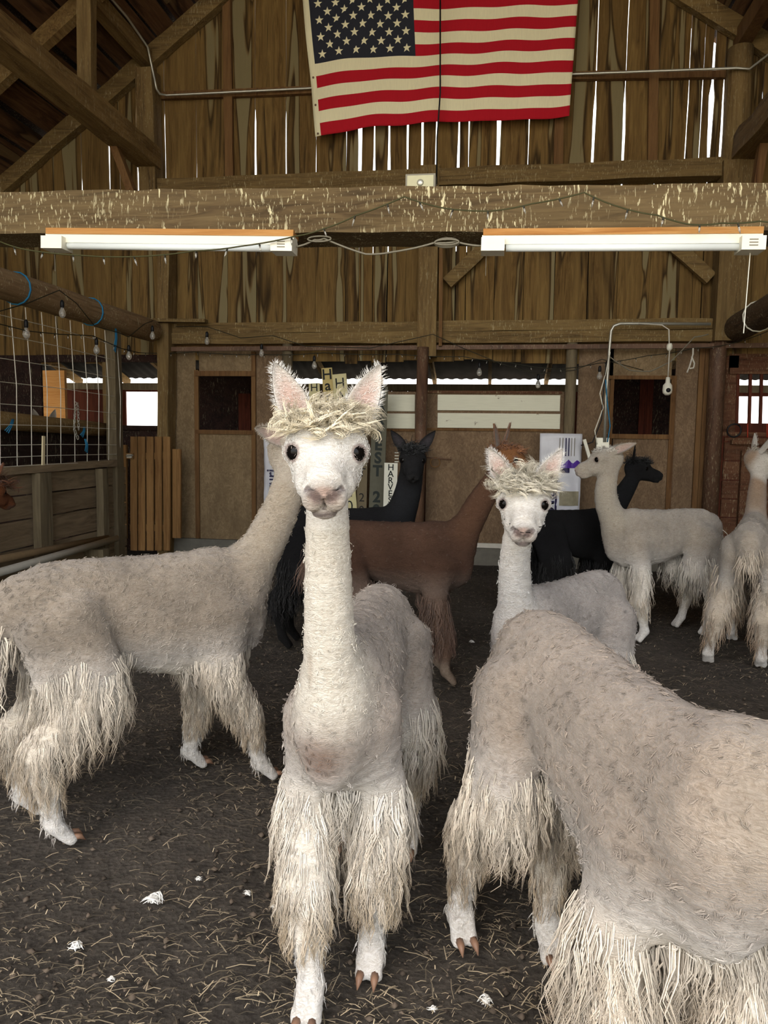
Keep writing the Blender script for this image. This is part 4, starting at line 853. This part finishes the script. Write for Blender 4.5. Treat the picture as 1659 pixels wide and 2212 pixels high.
    for i in range(len(npts)-1):
        p0 = npts[max(0,i-1)]; p1 = npts[i]; p2 = npts[i+1]; p3 = npts[min(len(npts)-1,i+2)]
        for t in (np.linspace(0,1,5)[:-1]): cv.append(.5*((2*p1)+(-p0+p2)*t+(2*p0-5*p1+4*p2-p3)*t*t+(-p0+3*p1-3*p2+p3)*t**3))
    cv.append(npts[-1]); nr = np.interp(np.linspace(0,1,len(cv)), [0,.35,.7,1.], [neck_r[0]*1.25,neck_r[0],neck_r[1],neck_r[2]])
    CH.append((cv,[(a_,a_*1.1) for a_ in nr],[(0,1,0) if i < len(cv)*.6 else tuple(hl) for i in range(len(cv)-1)],.04))
    HP = []
    def hd(a, b, ra, rb, k=.02, cut=0): HP.append((Hd(*a),Hd(*b),tuple(np.array(ra)*hs),tuple(np.array(rb)*hs),tuple(hl),k*hs,cut))
    hd((-.035,0,.0),(.045,0,.002),(.062,.062),(.062,.054),.02)
    for q in (-1,1):
        hd((.030,q*.052,.002),(.044,q*.056,.0),(.026,.028),(.024,.026),.018)                       # orbit behind the eye
        hd((.050,q*.050,.021),(.066,q*.046,.017),(.010,.008),(.008,.006),.012); hd((.052,q*.050,-.021),(.068,q*.046,-.018),(.010,.008),(.008,.006),.012)   # lids
        hd((.01,q*.040,-.045),(.09,q*.034,-.058),(.026,.034),(.020,.024),.02)                       # cheek
    hd((.03,0,-.016),(.145,0,-.044),(.050,.050),(.033,.032),.022)
    hd((-.02,0,-.050),(.115,0,-.080),(.046,.036),(.028,.022),.02)
    for q in (-1,1): hd((.140,q*.020,-.062),(.166,q*.020,-.070),(.022,.026),(.0195,.0225),.005)    # lip lobes
    hd((.150,0,-.038),(.178,0,-.046),(.026,.016),(.019,.012),.008); hd((.178,0,-.050),(.186,0,-.064),(.010,.008),(.004,.006),.006)
    hd((.125,0,-.094),(.152,0,-.098),(.026,.014),(.022,.011),.008)
    cuts_ = []
    tk = np.array(Hd(-.005,0,.045))
    if top > 0: HP.insert(0, (Hd(-.035,0,.036),Hd(.042,0,.040),(.060*hs*top,.032*hs*top),(.060*hs*top,.027*hs*top),tuple(hl),.02,0))
    if tail: P.append(((-.40,0,.77),tailpose,(.036,.036),(.034,.034),(0,1,0),.03,0))
    # ---- mesh
    allp = P+HP; pts = np.array([p[0] for p in allp]+[p[1] for p in allp]+[p for c_ in CH for p in c_[0]]); lo = pts.min(0)-.2; hi = pts.max(0)+.2
    fd = Field(lo, hi, h)
    for c_ in CH: fd.chain(*c_)
    for p in allp: fd.prim(*p[:4], side=p[4], k=p[5], cut=bool(p[6]))
    v, f = fd.mesh(); del fd
    if hh:
        cut_o = O-hu*.085*hs-hf*.0; cn = unit(np.array(O)-np.array(cv[-5]))
        hc_ = O+hf*.06*hs; fin_ = Field(hc_-.2*hs, hc_+.2*hs, hh)
        for c_ in CH: fin_.chain(*c_)
        for p in allp: fin_.prim(*p[:4], side=p[4], k=p[5], cut=bool(p[6]))
        def surf(y_, z_):                                     # where the muzzle's front lies at this height
            for x_ in np.arange(.25, .05, -.0012):
                i_ = np.round((np.array(Hd(x_,y_,z_))-fin_.lo)/hh).astype(int)
                if (i_ >= 0).all() and (i_ < fin_.n).all() and fin_.F[tuple(i_)] < 0: return x_
            return None
        def sp(y_, z_, d_=.0):
            x_ = surf(y_, z_)
            while x_ is None or x_ < .13: y_ *= .9; x_ = surf(y_, z_) if abs(y_) > .004 else .16
            return (x_-d_, y_, z_)
        for q in (-1,1):
            for a_, b_, r_ in ((sp(q*.010,NZ[0]-.004),sp(q*.020,NZ[0]+.004),.0058),(sp(q*.020,NZ[0]+.004),sp(q*.032,NZ[0]+.011),.0046),(sp(0,NZ[1]),sp(q*.018,NZ[1]+.001),.0042),(sp(q*.018,NZ[1]+.001),sp(q*.032,NZ[1]+.008),.0038)): cuts_.append((a_, b_, r_))
        cuts_.append((sp(0,NZ[0]-.008,.001),sp(0,(NZ[0]+NZ[1])/2,.001),.0040)); cuts_.append((sp(0,(NZ[0]+NZ[1])/2,.001),sp(0,NZ[1],.001),.0040))
        for a_, b_, r_ in cuts_: fin_.prim(Hd(*a_), Hd(*b_), r_*hs, r_*hs, side=tuple(hl), k=.003, cut=True)
        v2, f2 = fin_.mesh(); c0 = np.array(cv[-3])
        def keep(v_, f_, cond):
            m = cond[f_].all(1); f_ = f_[m]; u_, inv = np.unique(f_, return_inverse=True); return v_[u_], inv.reshape(f_.shape)
        near = lambda vv: np.linalg.norm(vv-hc_, axis=1) < .188*hs
        v, f = keep(v, f, ((v-c0)@cn < .004) | ~near(v)); v2, f2 = keep(v2, f2, ((v2-c0)@cn > -.004) & near(v2))
        v, f = np.concatenate([v, v2]), np.concatenate([f, f2+len(v)])
    # ---- coat colours by region of the body
    hd_c = np.stack([(v-O)@hf, (v-O)@hl, (v-O)@hu], 1)/hs
    isneck = np.zeros(len(v)); cvn = np.array(cv)
    dn = np.min(np.linalg.norm(v[:,None,:]-cvn[None,2:,:], axis=2), 1) if len(v) < 4e5 else np.ones(len(v))
    neckf = np.clip((.17-dn)/.10, 0, 1)*np.clip((v[:,2]-.55)/.15, 0, 1)*np.clip((v[:,0]-.22)/.12, 0, 1)
    headf = np.clip((.14-np.linalg.norm(hd_c-np.array([.06,0,-.02]), axis=1))/.03, 0, 1)
    legf = np.clip((.52-v[:,2])/.10, 0, 1); bellyf = np.clip((.62-v[:,2])/.14, 0, 1)*coat.get('bellyf', .55)
    nz = vnoise(v, 7., seed*3.1)[:,None]; nz2 = vnoise(v, 42., seed)[:,None]
    col = base*.93*(1+.30*nz+.14*nz2); mixc = lambda c, t, f_: c+(t-c)*f_[:,None]
    col = mixc(col, pale*(1+.06*nz2), np.maximum(bellyf, 0)); col = mixc(col, woolc*(1+.1*nz), legf); col = mixc(col, neckc*(1+.08*nz+.06*nz2), neckf); col = mixc(col, facec*(1+.04*nz2), headf)
    shank = np.clip((.16-v[:,2])/.06, 0, 1); col = mixc(col, np.array(coat.get('shank', pale)), shank)
    nose = np.array(coat.get('nose', (.42,.29,.24))); nf = np.clip(1-np.linalg.norm((hd_c[:,1:]-np.array([0,NZ[0]+.001]))/np.array([.030,.020]), axis=1), 0, 1)*(hd_c[:,0] > .14); nf = np.clip(nf*2.0, 0, .85)
    lipf = np.clip(1.6*(1-np.linalg.norm((hd_c[:,1:]-np.array([0,NZ[0]-.024]))/np.array([.044,.032]), axis=1)), 0, .45)*(hd_c[:,0] > .13); topf = np.clip((hd_c[:,2]-.040)/.012, 0, 1)*(np.linalg.norm(hd_c, axis=1) < .13)*(top > 0); col = mixc(col, topc*.9, topf)
    col = mixc(col, np.array(coat.get('lip', (.60,.51,.44))), lipf); col = mixc(col, nose, nf)
    slit = np.zeros(len(v))
    for a_, b_, r_ in cuts_:
        a_, b_ = np.array(a_), np.array(b_); ab = b_-a_; tt_ = np.clip(((hd_c-a_)@ab)/(ab@ab), 0, 1); slit = np.maximum(slit, np.clip((r_*1.9-np.linalg.norm(hd_c-(a_+tt_[:,None]*ab), axis=1))/(r_*.7), 0, 1))
    col = mixc(col, np.array(coat.get('slit', (.09,.06,.055))), slit*.85)
    for q in (-1,1): col = mixc(col, np.array((.22,.14,.12)) if not black else np.array((.01,.01,.01)), np.clip((.0245-np.linalg.norm(hd_c-np.array([.060,q*.053,0]), axis=1))/.005, 0, .75))
    for (c_, r_, cc, st) in coat.get('patch', ()):          # bare or stained patches, in body coordinates
        col = mixc(col, np.array(cc), np.clip(1.4*(1-np.linalg.norm((v-np.array(c_))/np.array(r_), axis=1)+.35*nz[:,0]), 0, st))
    col = np.clip(col, .003, .95)
    # shorn ripples and lumps
    me = np_mesh('body', v, f, col, True); nv = np.zeros(len(v)*3, np.float32); me.vertex_normals.foreach_get('vector', nv); nv = nv.reshape(-1,3)
    if not black:
        amp = np.where(headf > .3, .0006, .0022)*(1-.5*neckf); rip = np.sin(v[:,2]*190+6*nz[:,0]+v[:,0]*55)*.35*(1-headf)
        v = v+nv*(amp*(nz2[:,0]*1.1+rip+.4*vnoise(v, 90., 2)))[:,None]
        me.vertices.foreach_set('co', v.astype(np.float32).ravel()); me.update()
    me.materials.append(FMB if black or base.mean() < .15 else FM)
    root = thing('alpaca', label, 'alpaca', (loc[0], loc[1], 0), 'alpacas in the barn', math.radians(head_deg)); root.scale = (s, s, s)
    def child(name, me_, par=None, kind=None):
        o = bpy.data.objects.new(name, me_); C.objects.link(o); o.parent = par or root
        if kind: o['kind'] = kind
        return o
    body = child('body', me)
    # ---- eyes
    for q in (-1,1):
        m_ = MB(); c_ = Hd(.0585,q*.0525,.0); R_ = .0205*hs
        prof = [(R_*math.sin(a), -R_*math.cos(a)) for a in np.linspace(.05, PI-.05, 12)]; m_.lathe(prof, c_, tuple(hl*q), 18); o = m_.build('eye', eyeM, None, True); o.parent = root
    # ---- ears: cupped leaves with a fringe
    lockv = []
    for q, (splay, fwd) in zip((1,-1), ears):
        sp, fd_ = math.radians(splay), math.radians(fwd); ed = unit(hu*math.cos(sp)*math.cos(fd_)+hl*q*math.sin(sp)+hf*math.sin(fd_)); b0 = np.array(Hd(-.028,q*.046,.04))
        es = unit(np.cross(ed, hf)+1e-4); en = np.cross(es, ed)*1.; en = en if en@hf > 0 else -en; el = earlen*hs; vs_ = []; cs_ = []; nu_, nv_ = 14, 10
        for side_ in (0,1):
            for i in range(nu_+1):
                t = i/nu_; wd_ = .032*hs*(math.sin(PI*min(1,.22+t*.78))**.8)*(1-.15*t)+.0005
                if t > .98: wd_ = .001
                for j in range(nv_+1):
                    g_ = j/nv_*2-1; cup = (1-g_*g_)*(-.016*hs)*(1-.6*t); p = b0+ed*el*t+es*g_*wd_+en*(cup-.010*hs*t*t*0+(-.004*hs if side_ else 0))-hl*q*(.012*hs*math.sin(PI*t)*0)
                    vs_.append(p); inner = 1-abs(g_)**2.5
                    ec = facec*.95; cs_.append(ec+(np.array(coat.get('earin', (.62,.43,.37)))-ec)*(inner*.9*min(1,2.2*(1-t)) if not side_ else 0)*(1 if .02 < t else .5))
        fs_ = []; M_ = (nu_+1)*(nv_+1)
        for i in range(nu_):
            for j in range(nv_):
                a = i*(nv_+1)+j; fs_.append((a,a+1,a+nv_+2,a+nv_+1)); fs_.append((a+M_,a+nv_+1+M_,a+nv_+2+M_,a+1+M_))
            for j in (0,nv_): a = i*(nv_+1)+j; fs_.append((a,a+nv_+1,a+nv_+1+M_,a+M_))
        em = np_mesh('ear', np.array(vs_), np.array(fs_), np.clip(np.array(cs_),.003,.95), True); em.materials.append(FMB if black else FM); eo = child('ear', em)
        if tufts:
            n_ = 420 if tufts > 5000 else 120; ti = rng.random(n_); gi = np.where(rng.random(n_) < .65, np.sign(rng.random(n_)-.5), rng.random(n_)*2-1); wd_ = .032*hs*(np.sin(PI*np.minimum(1,.22+ti*.78))**.8)*(1-.15*ti)
            rt = b0+ed*(el*ti)[:,None]+es*(gi*wd_)[:,None]+en*((1-gi*gi)*-.014*hs*(1-.6*ti))[:,None]
            dr = unit(ed*.8+es*(gi*.7)[:,None]+en*.15+rng.normal(0,.25,(n_,3))); vv, ff, tt, _ = locks(rt, unit(es*gi[:,None]+en*.3), dr, .004+.009*rng.random(n_), np.full(n_,.00045), .2, .4, 1., 3)
            fm_ = np_mesh('ear_fringe', vv, ff, np.clip(facec*(.9+.2*rng.random(n_))[:,None],.003,.95)[np.repeat(np.arange(n_),12)]); fm_.materials.append(LM); fo = child('ear_fringe', fm_, eo, 'stuff')
    # ---- leg wool, each leg its own part
    if wool > 0:
        lo_, hi_ = legwool; cen = {k: np.array(J) for k, J in legs.items()}
        for nm, J in cen.items():
            segd = np.full(len(v), 9.)
            for a, b in ((1,2),(2,3)):
                ab = J[b]-J[a]; t = np.clip(((v-J[a])@ab)/(ab@ab), 0, 1); segd = np.minimum(segd, np.linalg.norm(v-(J[a]+t[:,None]*ab), axis=1))
            for nm2, J2 in cen.items():
                if nm2 != nm:
                    s2 = np.full(len(v), 9.)
                    for a, b in ((1,2),(2,3)):
                        ab = J2[b]-J2[a]; t = np.clip(((v-J2[a])@ab)/(ab@ab), 0, 1); s2 = np.minimum(s2, np.linalg.norm(v-(J2[a]+t[:,None]*ab), axis=1))
                    segd = np.where(s2 < segd, 9., segd)
            lim = hi_+(.085 if nm[0] == 'H' else .02)
            cand = np.where((segd < .13) & (v[:,2] > lo_) & (v[:,2] < lim+.03*nz[:,0]))[0]
            if len(cand) < 10: continue
            ncl = 6 if tufts > 5500 else 2; sg_ = 4; n_ = int((300 if tufts > 5500 else 160)*wool); pick = rng.choice(cand, n_); rt = v[pick]; nn = nv[pick].copy(); nn[:,2] *= .3; nn = unit(nn)
            zf = np.clip((rt[:,2]-lo_)/(lim-lo_), 0, 1); L_ = (.035+.09*np.sqrt(zf)*(.5+.9*rng.random(n_)))*wool**.5; L_ = np.minimum(L_, rt[:,2]*.95-.02)*(hw if nm[0] == 'H' else fwl)
            dw = np.tile(np.array([0,0,-1.]), (n_,1))+rng.normal(0,.10,(n_,3)); dw = unit(dw-nn*(dw*nn).sum(1,keepdims=True)*.7)
            big = 1. if tufts > 5500 else 1.6
            vv, ff, tt, li = locks(rt, nn, dw, L_, (.0009+.0010*rng.random(n_))*big, (.16+.20*rng.random((n_,1,1)))*flare*(hw if nm[0] == 'H' else fwl), .42, 2.2, sg_, 3, 1., .08, ncl, .0075)
            br = (.66+.48*rng.random(n_))[li][:,None]; dirt = np.clip((.40-vv[:,2])/.28, 0, 1)[:,None]*.8; c_ = (woolc+(tipc-woolc)*np.clip(.55*tt[:,None]**1.3+dirt*(.3+.7*rng.random(n_)[li][:,None]),0,1))*br
            vv[:,2] = np.maximum(vv[:,2], .012); lm = np_mesh('leg_wool', vv, ff, np.clip(c_,.003,.95), True); lm.materials.append(LM); child('leg_wool', lm, None, 'stuff')
        if tufts > 5000:
            cand = np.where((v[:,2] > .045) & (v[:,2] < legwool[0]+.04))[0]; n_ = 320; pick = rng.choice(cand, n_); rt = v[pick]; nn = nv[pick].copy(); nn[:,2] *= .3; nn = unit(nn); dw = unit(np.array([0,0,-1.])+rng.normal(0,.22,(n_,3)))
            vv, ff, tt, li = locks(rt, nn, dw, np.minimum(.012+.018*rng.random(n_), rt[:,2]*.8), .0006+.0006*rng.random(n_), .28, .4, 1.2, 3, 3, 1., 0., 3, .005)
            hm = np_mesh('shank_hair', vv, ff, np.clip(((pale*.6+woolc*.4)*(.75+.3*rng.random(n_))[:,None])[li]*(1-.15*tt[:,None]),.003,.95), True); hm.materials.append(LM); child('shank_hair', hm, None, 'stuff')
    # ---- topknot
    if top > 0:
        ang = unit(v-tk); cand = np.where((hd_c[:,2] > .040) & (hd_c[:,0] > -.09) & (hd_c[:,0] < .095) & (np.abs(hd_c[:,1]) < .09))[0]
        if len(cand) > 10:
            ncl = 14 if hh else 3; n_ = int((250 if hh else 110)*top); pick = rng.choice(cand, n_); rt = v[pick]; nn = unit(nv[pick]); lc = hd_c[pick]
            outw = unit(hl*(np.sign(lc[:,1])*np.abs(lc[:,1])*14)[:,None]+hf*(np.clip(lc[:,0],-.02,.1)*11+.35)[:,None]-hu*(.05+.55*rng.random(n_)*(np.clip((lc[:,0]+.0)*16,-.5,1)))[:,None]+rng.normal(0,.5,(n_,3)))
            L_ = top_long*hs*(.6+.8*rng.random(n_)); vv, ff, tt, li = locks(rt, nn, outw, L_, (.0006+.0006*rng.random(n_))*hs*(1.1 if hh else 2.2), .5, 2.2, 1.0, 5, 3, 1., 0., ncl, .0070)
            c_ = (topc*(.84+.3*rng.random(n_))[:,None])[li]*(1-.12*tt[:,None]); tm = np_mesh('topknot', vv, ff, np.clip(c_,.003,.95), True); tm.materials.append(LM); child('topknot', tm, None, 'stuff')
    # ---- tail wool
    if tail and wool > 0:
        a, b = np.array((-.40,0,.77)), np.array(tailpose); t = rng.random(200); rt = a+(b-a)*t[:,None]; dd = unit(b-a); nn = unit(rng.normal(0,1,(200,3))-dd*.2); nn = unit(nn-dd*(nn@dd)[:,None]); rt = rt+nn*.034
        vv, ff, tt, li = locks(rt, nn, unit(np.tile(np.array([-.1,0,-1.]),(200,1))+rng.normal(0,.15,(200,3))), .07+.08*rng.random(200), .0022+.0018*rng.random(200), .25, .3, 1.6, 4, 3, 1., 0., 3 if tufts > 5500 else 1, .009)
        c_ = (woolc*(.85+.25*rng.random(200))[:,None])[li]+(tipc-woolc)*(.4*tt[:,None]); tm = np_mesh('tail_wool', vv, ff, np.clip(c_,.003,.95), True); tm.materials.append(LM); child('tail_wool', tm, None, 'stuff')
    # ---- short shorn tufts over body, neck and cheeks
    if tufts:
        cand = np.where((v[:,2] > .44) & (hd_c[:,0] < .075))[0]; n_ = tufts//2; pick = rng.choice(cand, n_); rt = v[pick]; nn = unit(nv[pick]); ud = np.tile(np.array([-.5,0,-.5]),(n_,1))+rng.normal(0,.55,(n_,3))
        hdm = headf[pick]; L_ = (.006+.008*rng.random(n_))*np.where(hdm > .3, .45, 1.)*np.where(neckf[pick] > .5, .55, 1.)
        vv, ff, tt, li = locks(rt, nn, unit(ud-nn*(ud*nn).sum(1,keepdims=True)*.6), L_, (.0006+.0006*rng.random(n_))*np.where(hdm > .3, .7, 1.), .34, .6, .8, 2, 3, 1., 0., 4, .0040)
        c_ = np.clip(col[pick]*(.90+.22*rng.random(n_))[:,None],.003,.95)[li]; tm = np_mesh('fleece_tufts', vv, ff, c_, True); tm.materials.append(LM); child('fleece_tufts', tm, None, 'stuff')
    # ---- toenails
    if nails:
        for nm, J in legs.items():
            for q in (-1,1):
                a = np.array((J[4][0]+.008,J[4][1]+q*.017,J[4][2]+.006)); m_ = MB(); m_.tube([a, a+np.array((.018,q*.001,-.002)), a+np.array((.034,q*.002,-.018))], [.0105,.009,.001], 8); o = m_.build('toenail', nailM, None, True); o.parent = root
    return root

CREAM = dict(body=(.33,.28,.225), pale=(.66,.64,.61), wool=(.70,.63,.53), tip=(.38,.29,.19), neck=(.42,.36,.28), face=(.45,.40,.33))
WHITE = dict(body=(.36,.31,.265), pale=(.70,.68,.65), wool=(.74,.69,.61), tip=(.44,.34,.22), neck=(.68,.64,.56), face=(.78,.76,.72))
# the herd: where each animal stands, how it is turned and what its fleece looks like
alpaca('white shorn alpaca facing straight ahead with tall ears and curly cream topknot', (-.325,1.93), -91, 1.02,
       neckbase=(.345,.0,.66), neck=((.385,.0,.92),(.405,.0,1.14),(.412,.0,1.254)), hyaw=12, hpitch=-5, hroll=0, feet=dict(FL=(-.03,-.02), FR=(.135,.055)), coat=dict(WHITE, patch=[((.43,-.01,.60),(.14,.078,.066),(.19,.125,.09),1.),((.39,-.03,.80),(.08,.012,.06),(.40,.32,.23),.5)]),
       h=.0075, hh=.0028, tufts=6200, wool=1.05, top=1.1, top_long=.028, nails=True, ears=((24,6),(24,6)), topcol=(.86,.77,.58), neck_r=(.050,.041,.040), hs=1.04, earlen=.135, seed=1)
alpaca('cream shorn alpaca standing side-on with shaggy trousers, head hidden behind the white one', (-1.18,2.45), 42, 1.05,
       neckbase=(.36,0,.75), neck=((.48,0,.95),(.53,.0,1.10),(.545,0,1.185)), hyaw=-35, hpitch=-12, feet=dict(HR=(0,-.06), HL=(-.05,.0), FR=(.13,.01), FL=(-.05,.05)), coat=CREAM, h=.009, tufts=6200, wool=1.15, flare=.85, fwl=.62, seed=2, depth=1.28, width=.95, nails=True, ears=((70,-40),(70,-55)), tailpose=(-.50,.0,.52), legwool=(.15,.47), neck_r=(.062,.05,.045), top=.7, top_long=.02)
alpaca('beige shorn alpaca with bell-shaped leg wool, its neck stretched towards the barn side', (.245,1.515), -70, 1.06,
       neck=((.47,.15,.74),(.55,.36,.82),(.60,.54,.94)), hyaw=60, hpitch=-5, feet=dict(HR=(-.075,-.05), HL=(.02,-.05), FR=(.0,-.03), FL=(.03,.05)), coat=dict(CREAM, body=(.33,.275,.225), neck=(.36,.31,.25)), h=.009, tufts=6200, wool=1.35, seed=3, nails=True, neckbase=(.34,.03,.68), neck_r=(.095,.075,.06), legwool=(.10,.46), tilt=.08, depth=1.12, width=.92, flare=1.2, hw=.62)
alpaca('small white alpaca with a fringe over its eyes, head above the beige one', (.275,2.75), -124, .95,
       neckbase=(.33,.0,.72), neck=((.40,.03,.95),(.425,.06,1.10),(.43,.075,1.175)), hyaw=32, hpitch=-5, coat=dict(WHITE, body=(.36,.33,.31), neck=(.66,.64,.61)), h=.0085, hh=.0045, tufts=5200, wool=1., top=1., top_long=.038, seed=4, topcol=(.80,.74,.60), ears=((28,6),(28,6)), neck_r=(.050,.041,.040), hs=1.08, earlen=.135, tailpose=(-.50,0,.45))
BROWN = dict(body=(.085,.047,.031), pale=(.34,.29,.25), wool=(.17,.11,.08), tip=(.12,.07,.05), neck=(.098,.052,.031), face=(.20,.09,.035), bellyf=.35, shank=(.24,.19,.15), earin=(.18,.16,.14), lip=(.1,.08,.07), nose=(.06,.05,.05))
alpaca('reddish brown shorn alpaca standing behind the white ones', (-.50,3.98), 4, 1.02, neckbase=(.34,0,.75), neck=((.44,0,.95),(.53,0,1.10),(.57,0,1.19)), hyaw=-20, hpitch=-8, coat=BROWN, h=.010, tufts=1100, wool=1.1, seed=5, ears=((20,0),(30,-10)), feet=dict(FR=(.04,0)), neck_r=(.062,.048,.045), topcol=(.24,.10,.04), top=.8, top_long=.025)
BLACK = dict(body=(.010,.010,.011), pale=(.012,.012,.013), wool=(.010,.010,.010), tip=(.012,.010,.009), neck=(.016,.017,.019), face=(.014,.014,.015), shank=(.012,.012,.012), earin=(.05,.045,.05), lip=(.03,.03,.03), nose=(.02,.02,.02), slit=(.004,.004,.004))
alpaca('black alpaca looking out over the brown back, upright neck', (-.90,4.52), 0, 1.04, neckbase=(.33,0,.74), neck=((.39,-.01,.93),(.415,-.02,1.07),(.42,-.03,1.15)), hyaw=-82, hpitch=-14, coat=BLACK, black=True, h=.011, wool=1.3, seed=6, ears=((36,0),(36,0)), top=1.1, top_long=.03, topcol=(.008,.008,.008), neck_r=(.07,.06,.052), earlen=.14)
alpaca('black alpaca seen from the side behind the pale ones, shaggy face turned to the wall', (.61,5.50), 32, .97, neck=((.44,0,.94),(.53,0,1.07),(.575,0,1.15)), hyaw=-42, hpitch=0, coat=BLACK, black=True, h=.011, wool=1.2, seed=7, ears=((28,4),(45,4)), top=1.15, top_long=.035, topcol=(.008,.008,.008))
PALE = dict(WHITE, body=(.40,.35,.29), neck=(.46,.41,.33), face=(.44,.39,.32), tip=(.40,.31,.20))
alpaca('pale alpaca in profile beside the pipe post, ears laid back', (1.15,5.22), -155, 1.02, neckbase=(.34,0,.72), neck=((.43,0,.92),(.42,0,1.08),(.43,-.01,1.175)), hyaw=-24, hpitch=-6, coat=PALE, h=.010, tufts=1100, wool=1., seed=8, ears=((20,-72),(30,-80)), top=.6, top_long=.018, feet=dict(FL=(-.05,.04), HR=(.03,-.05)), neck_r=(.066,.054,.05), earlen=.14, hs=1.08)
TAN = dict(WHITE, body=(.38,.33,.27), neck=(.32,.22,.145), wool=(.52,.45,.36), tip=(.32,.22,.14), face=(.62,.58,.52))
alpaca('tan-necked alpaca seen from behind by the red boards', (1.61,4.86), 70, 1.02, neckbase=(.33,0,.74), neck=((.38,0,.96),(.40,0,1.09),(.41,0,1.18)), hyaw=-62, hpitch=-18, coat=TAN, h=.010, tufts=1100, wool=1.3, seed=9, ears=((30,0),(38,0)), feet=dict(HL=(-.05,.09)), tailpose=(-.47,0,.60), legwool=(.08,.50), top=.7, top_long=.02, neck_r=(.055,.043,.042))
RED = dict(BROWN, body=(.12,.055,.03), face=(.14,.05,.02), wool=(.14,.06,.035))
alpaca('shaggy red-brown alpaca with only its face showing beside the plank half wall', (-3.19,3.86), 88, 1.0, neck=((.40,0,.86),(.44,-.02,.92),(.47,-.05,.95)), hyaw=-15, hpitch=-12, coat=RED, h=.012, tufts=700, wool=.5, top=1.2, top_long=.07, seed=10, topcol=(.14,.05,.02))
alpaca('dark alpaca hidden behind the log rail, only its pale ears showing', (-4.35,6.95), -62, 1.08, neck=((.40,0,1.0),(.42,0,1.15),(.43,0,1.245)), hyaw=5, hpitch=-22, coat=dict(BROWN, body=(.05,.04,.035), neck=(.05,.04,.035), face=(.42,.37,.30), earin=(.20,.17,.14)), h=.014, wool=.3, top=.6, top_long=.02, seed=11, ears=((16,0),(16,0)), earlen=.15)
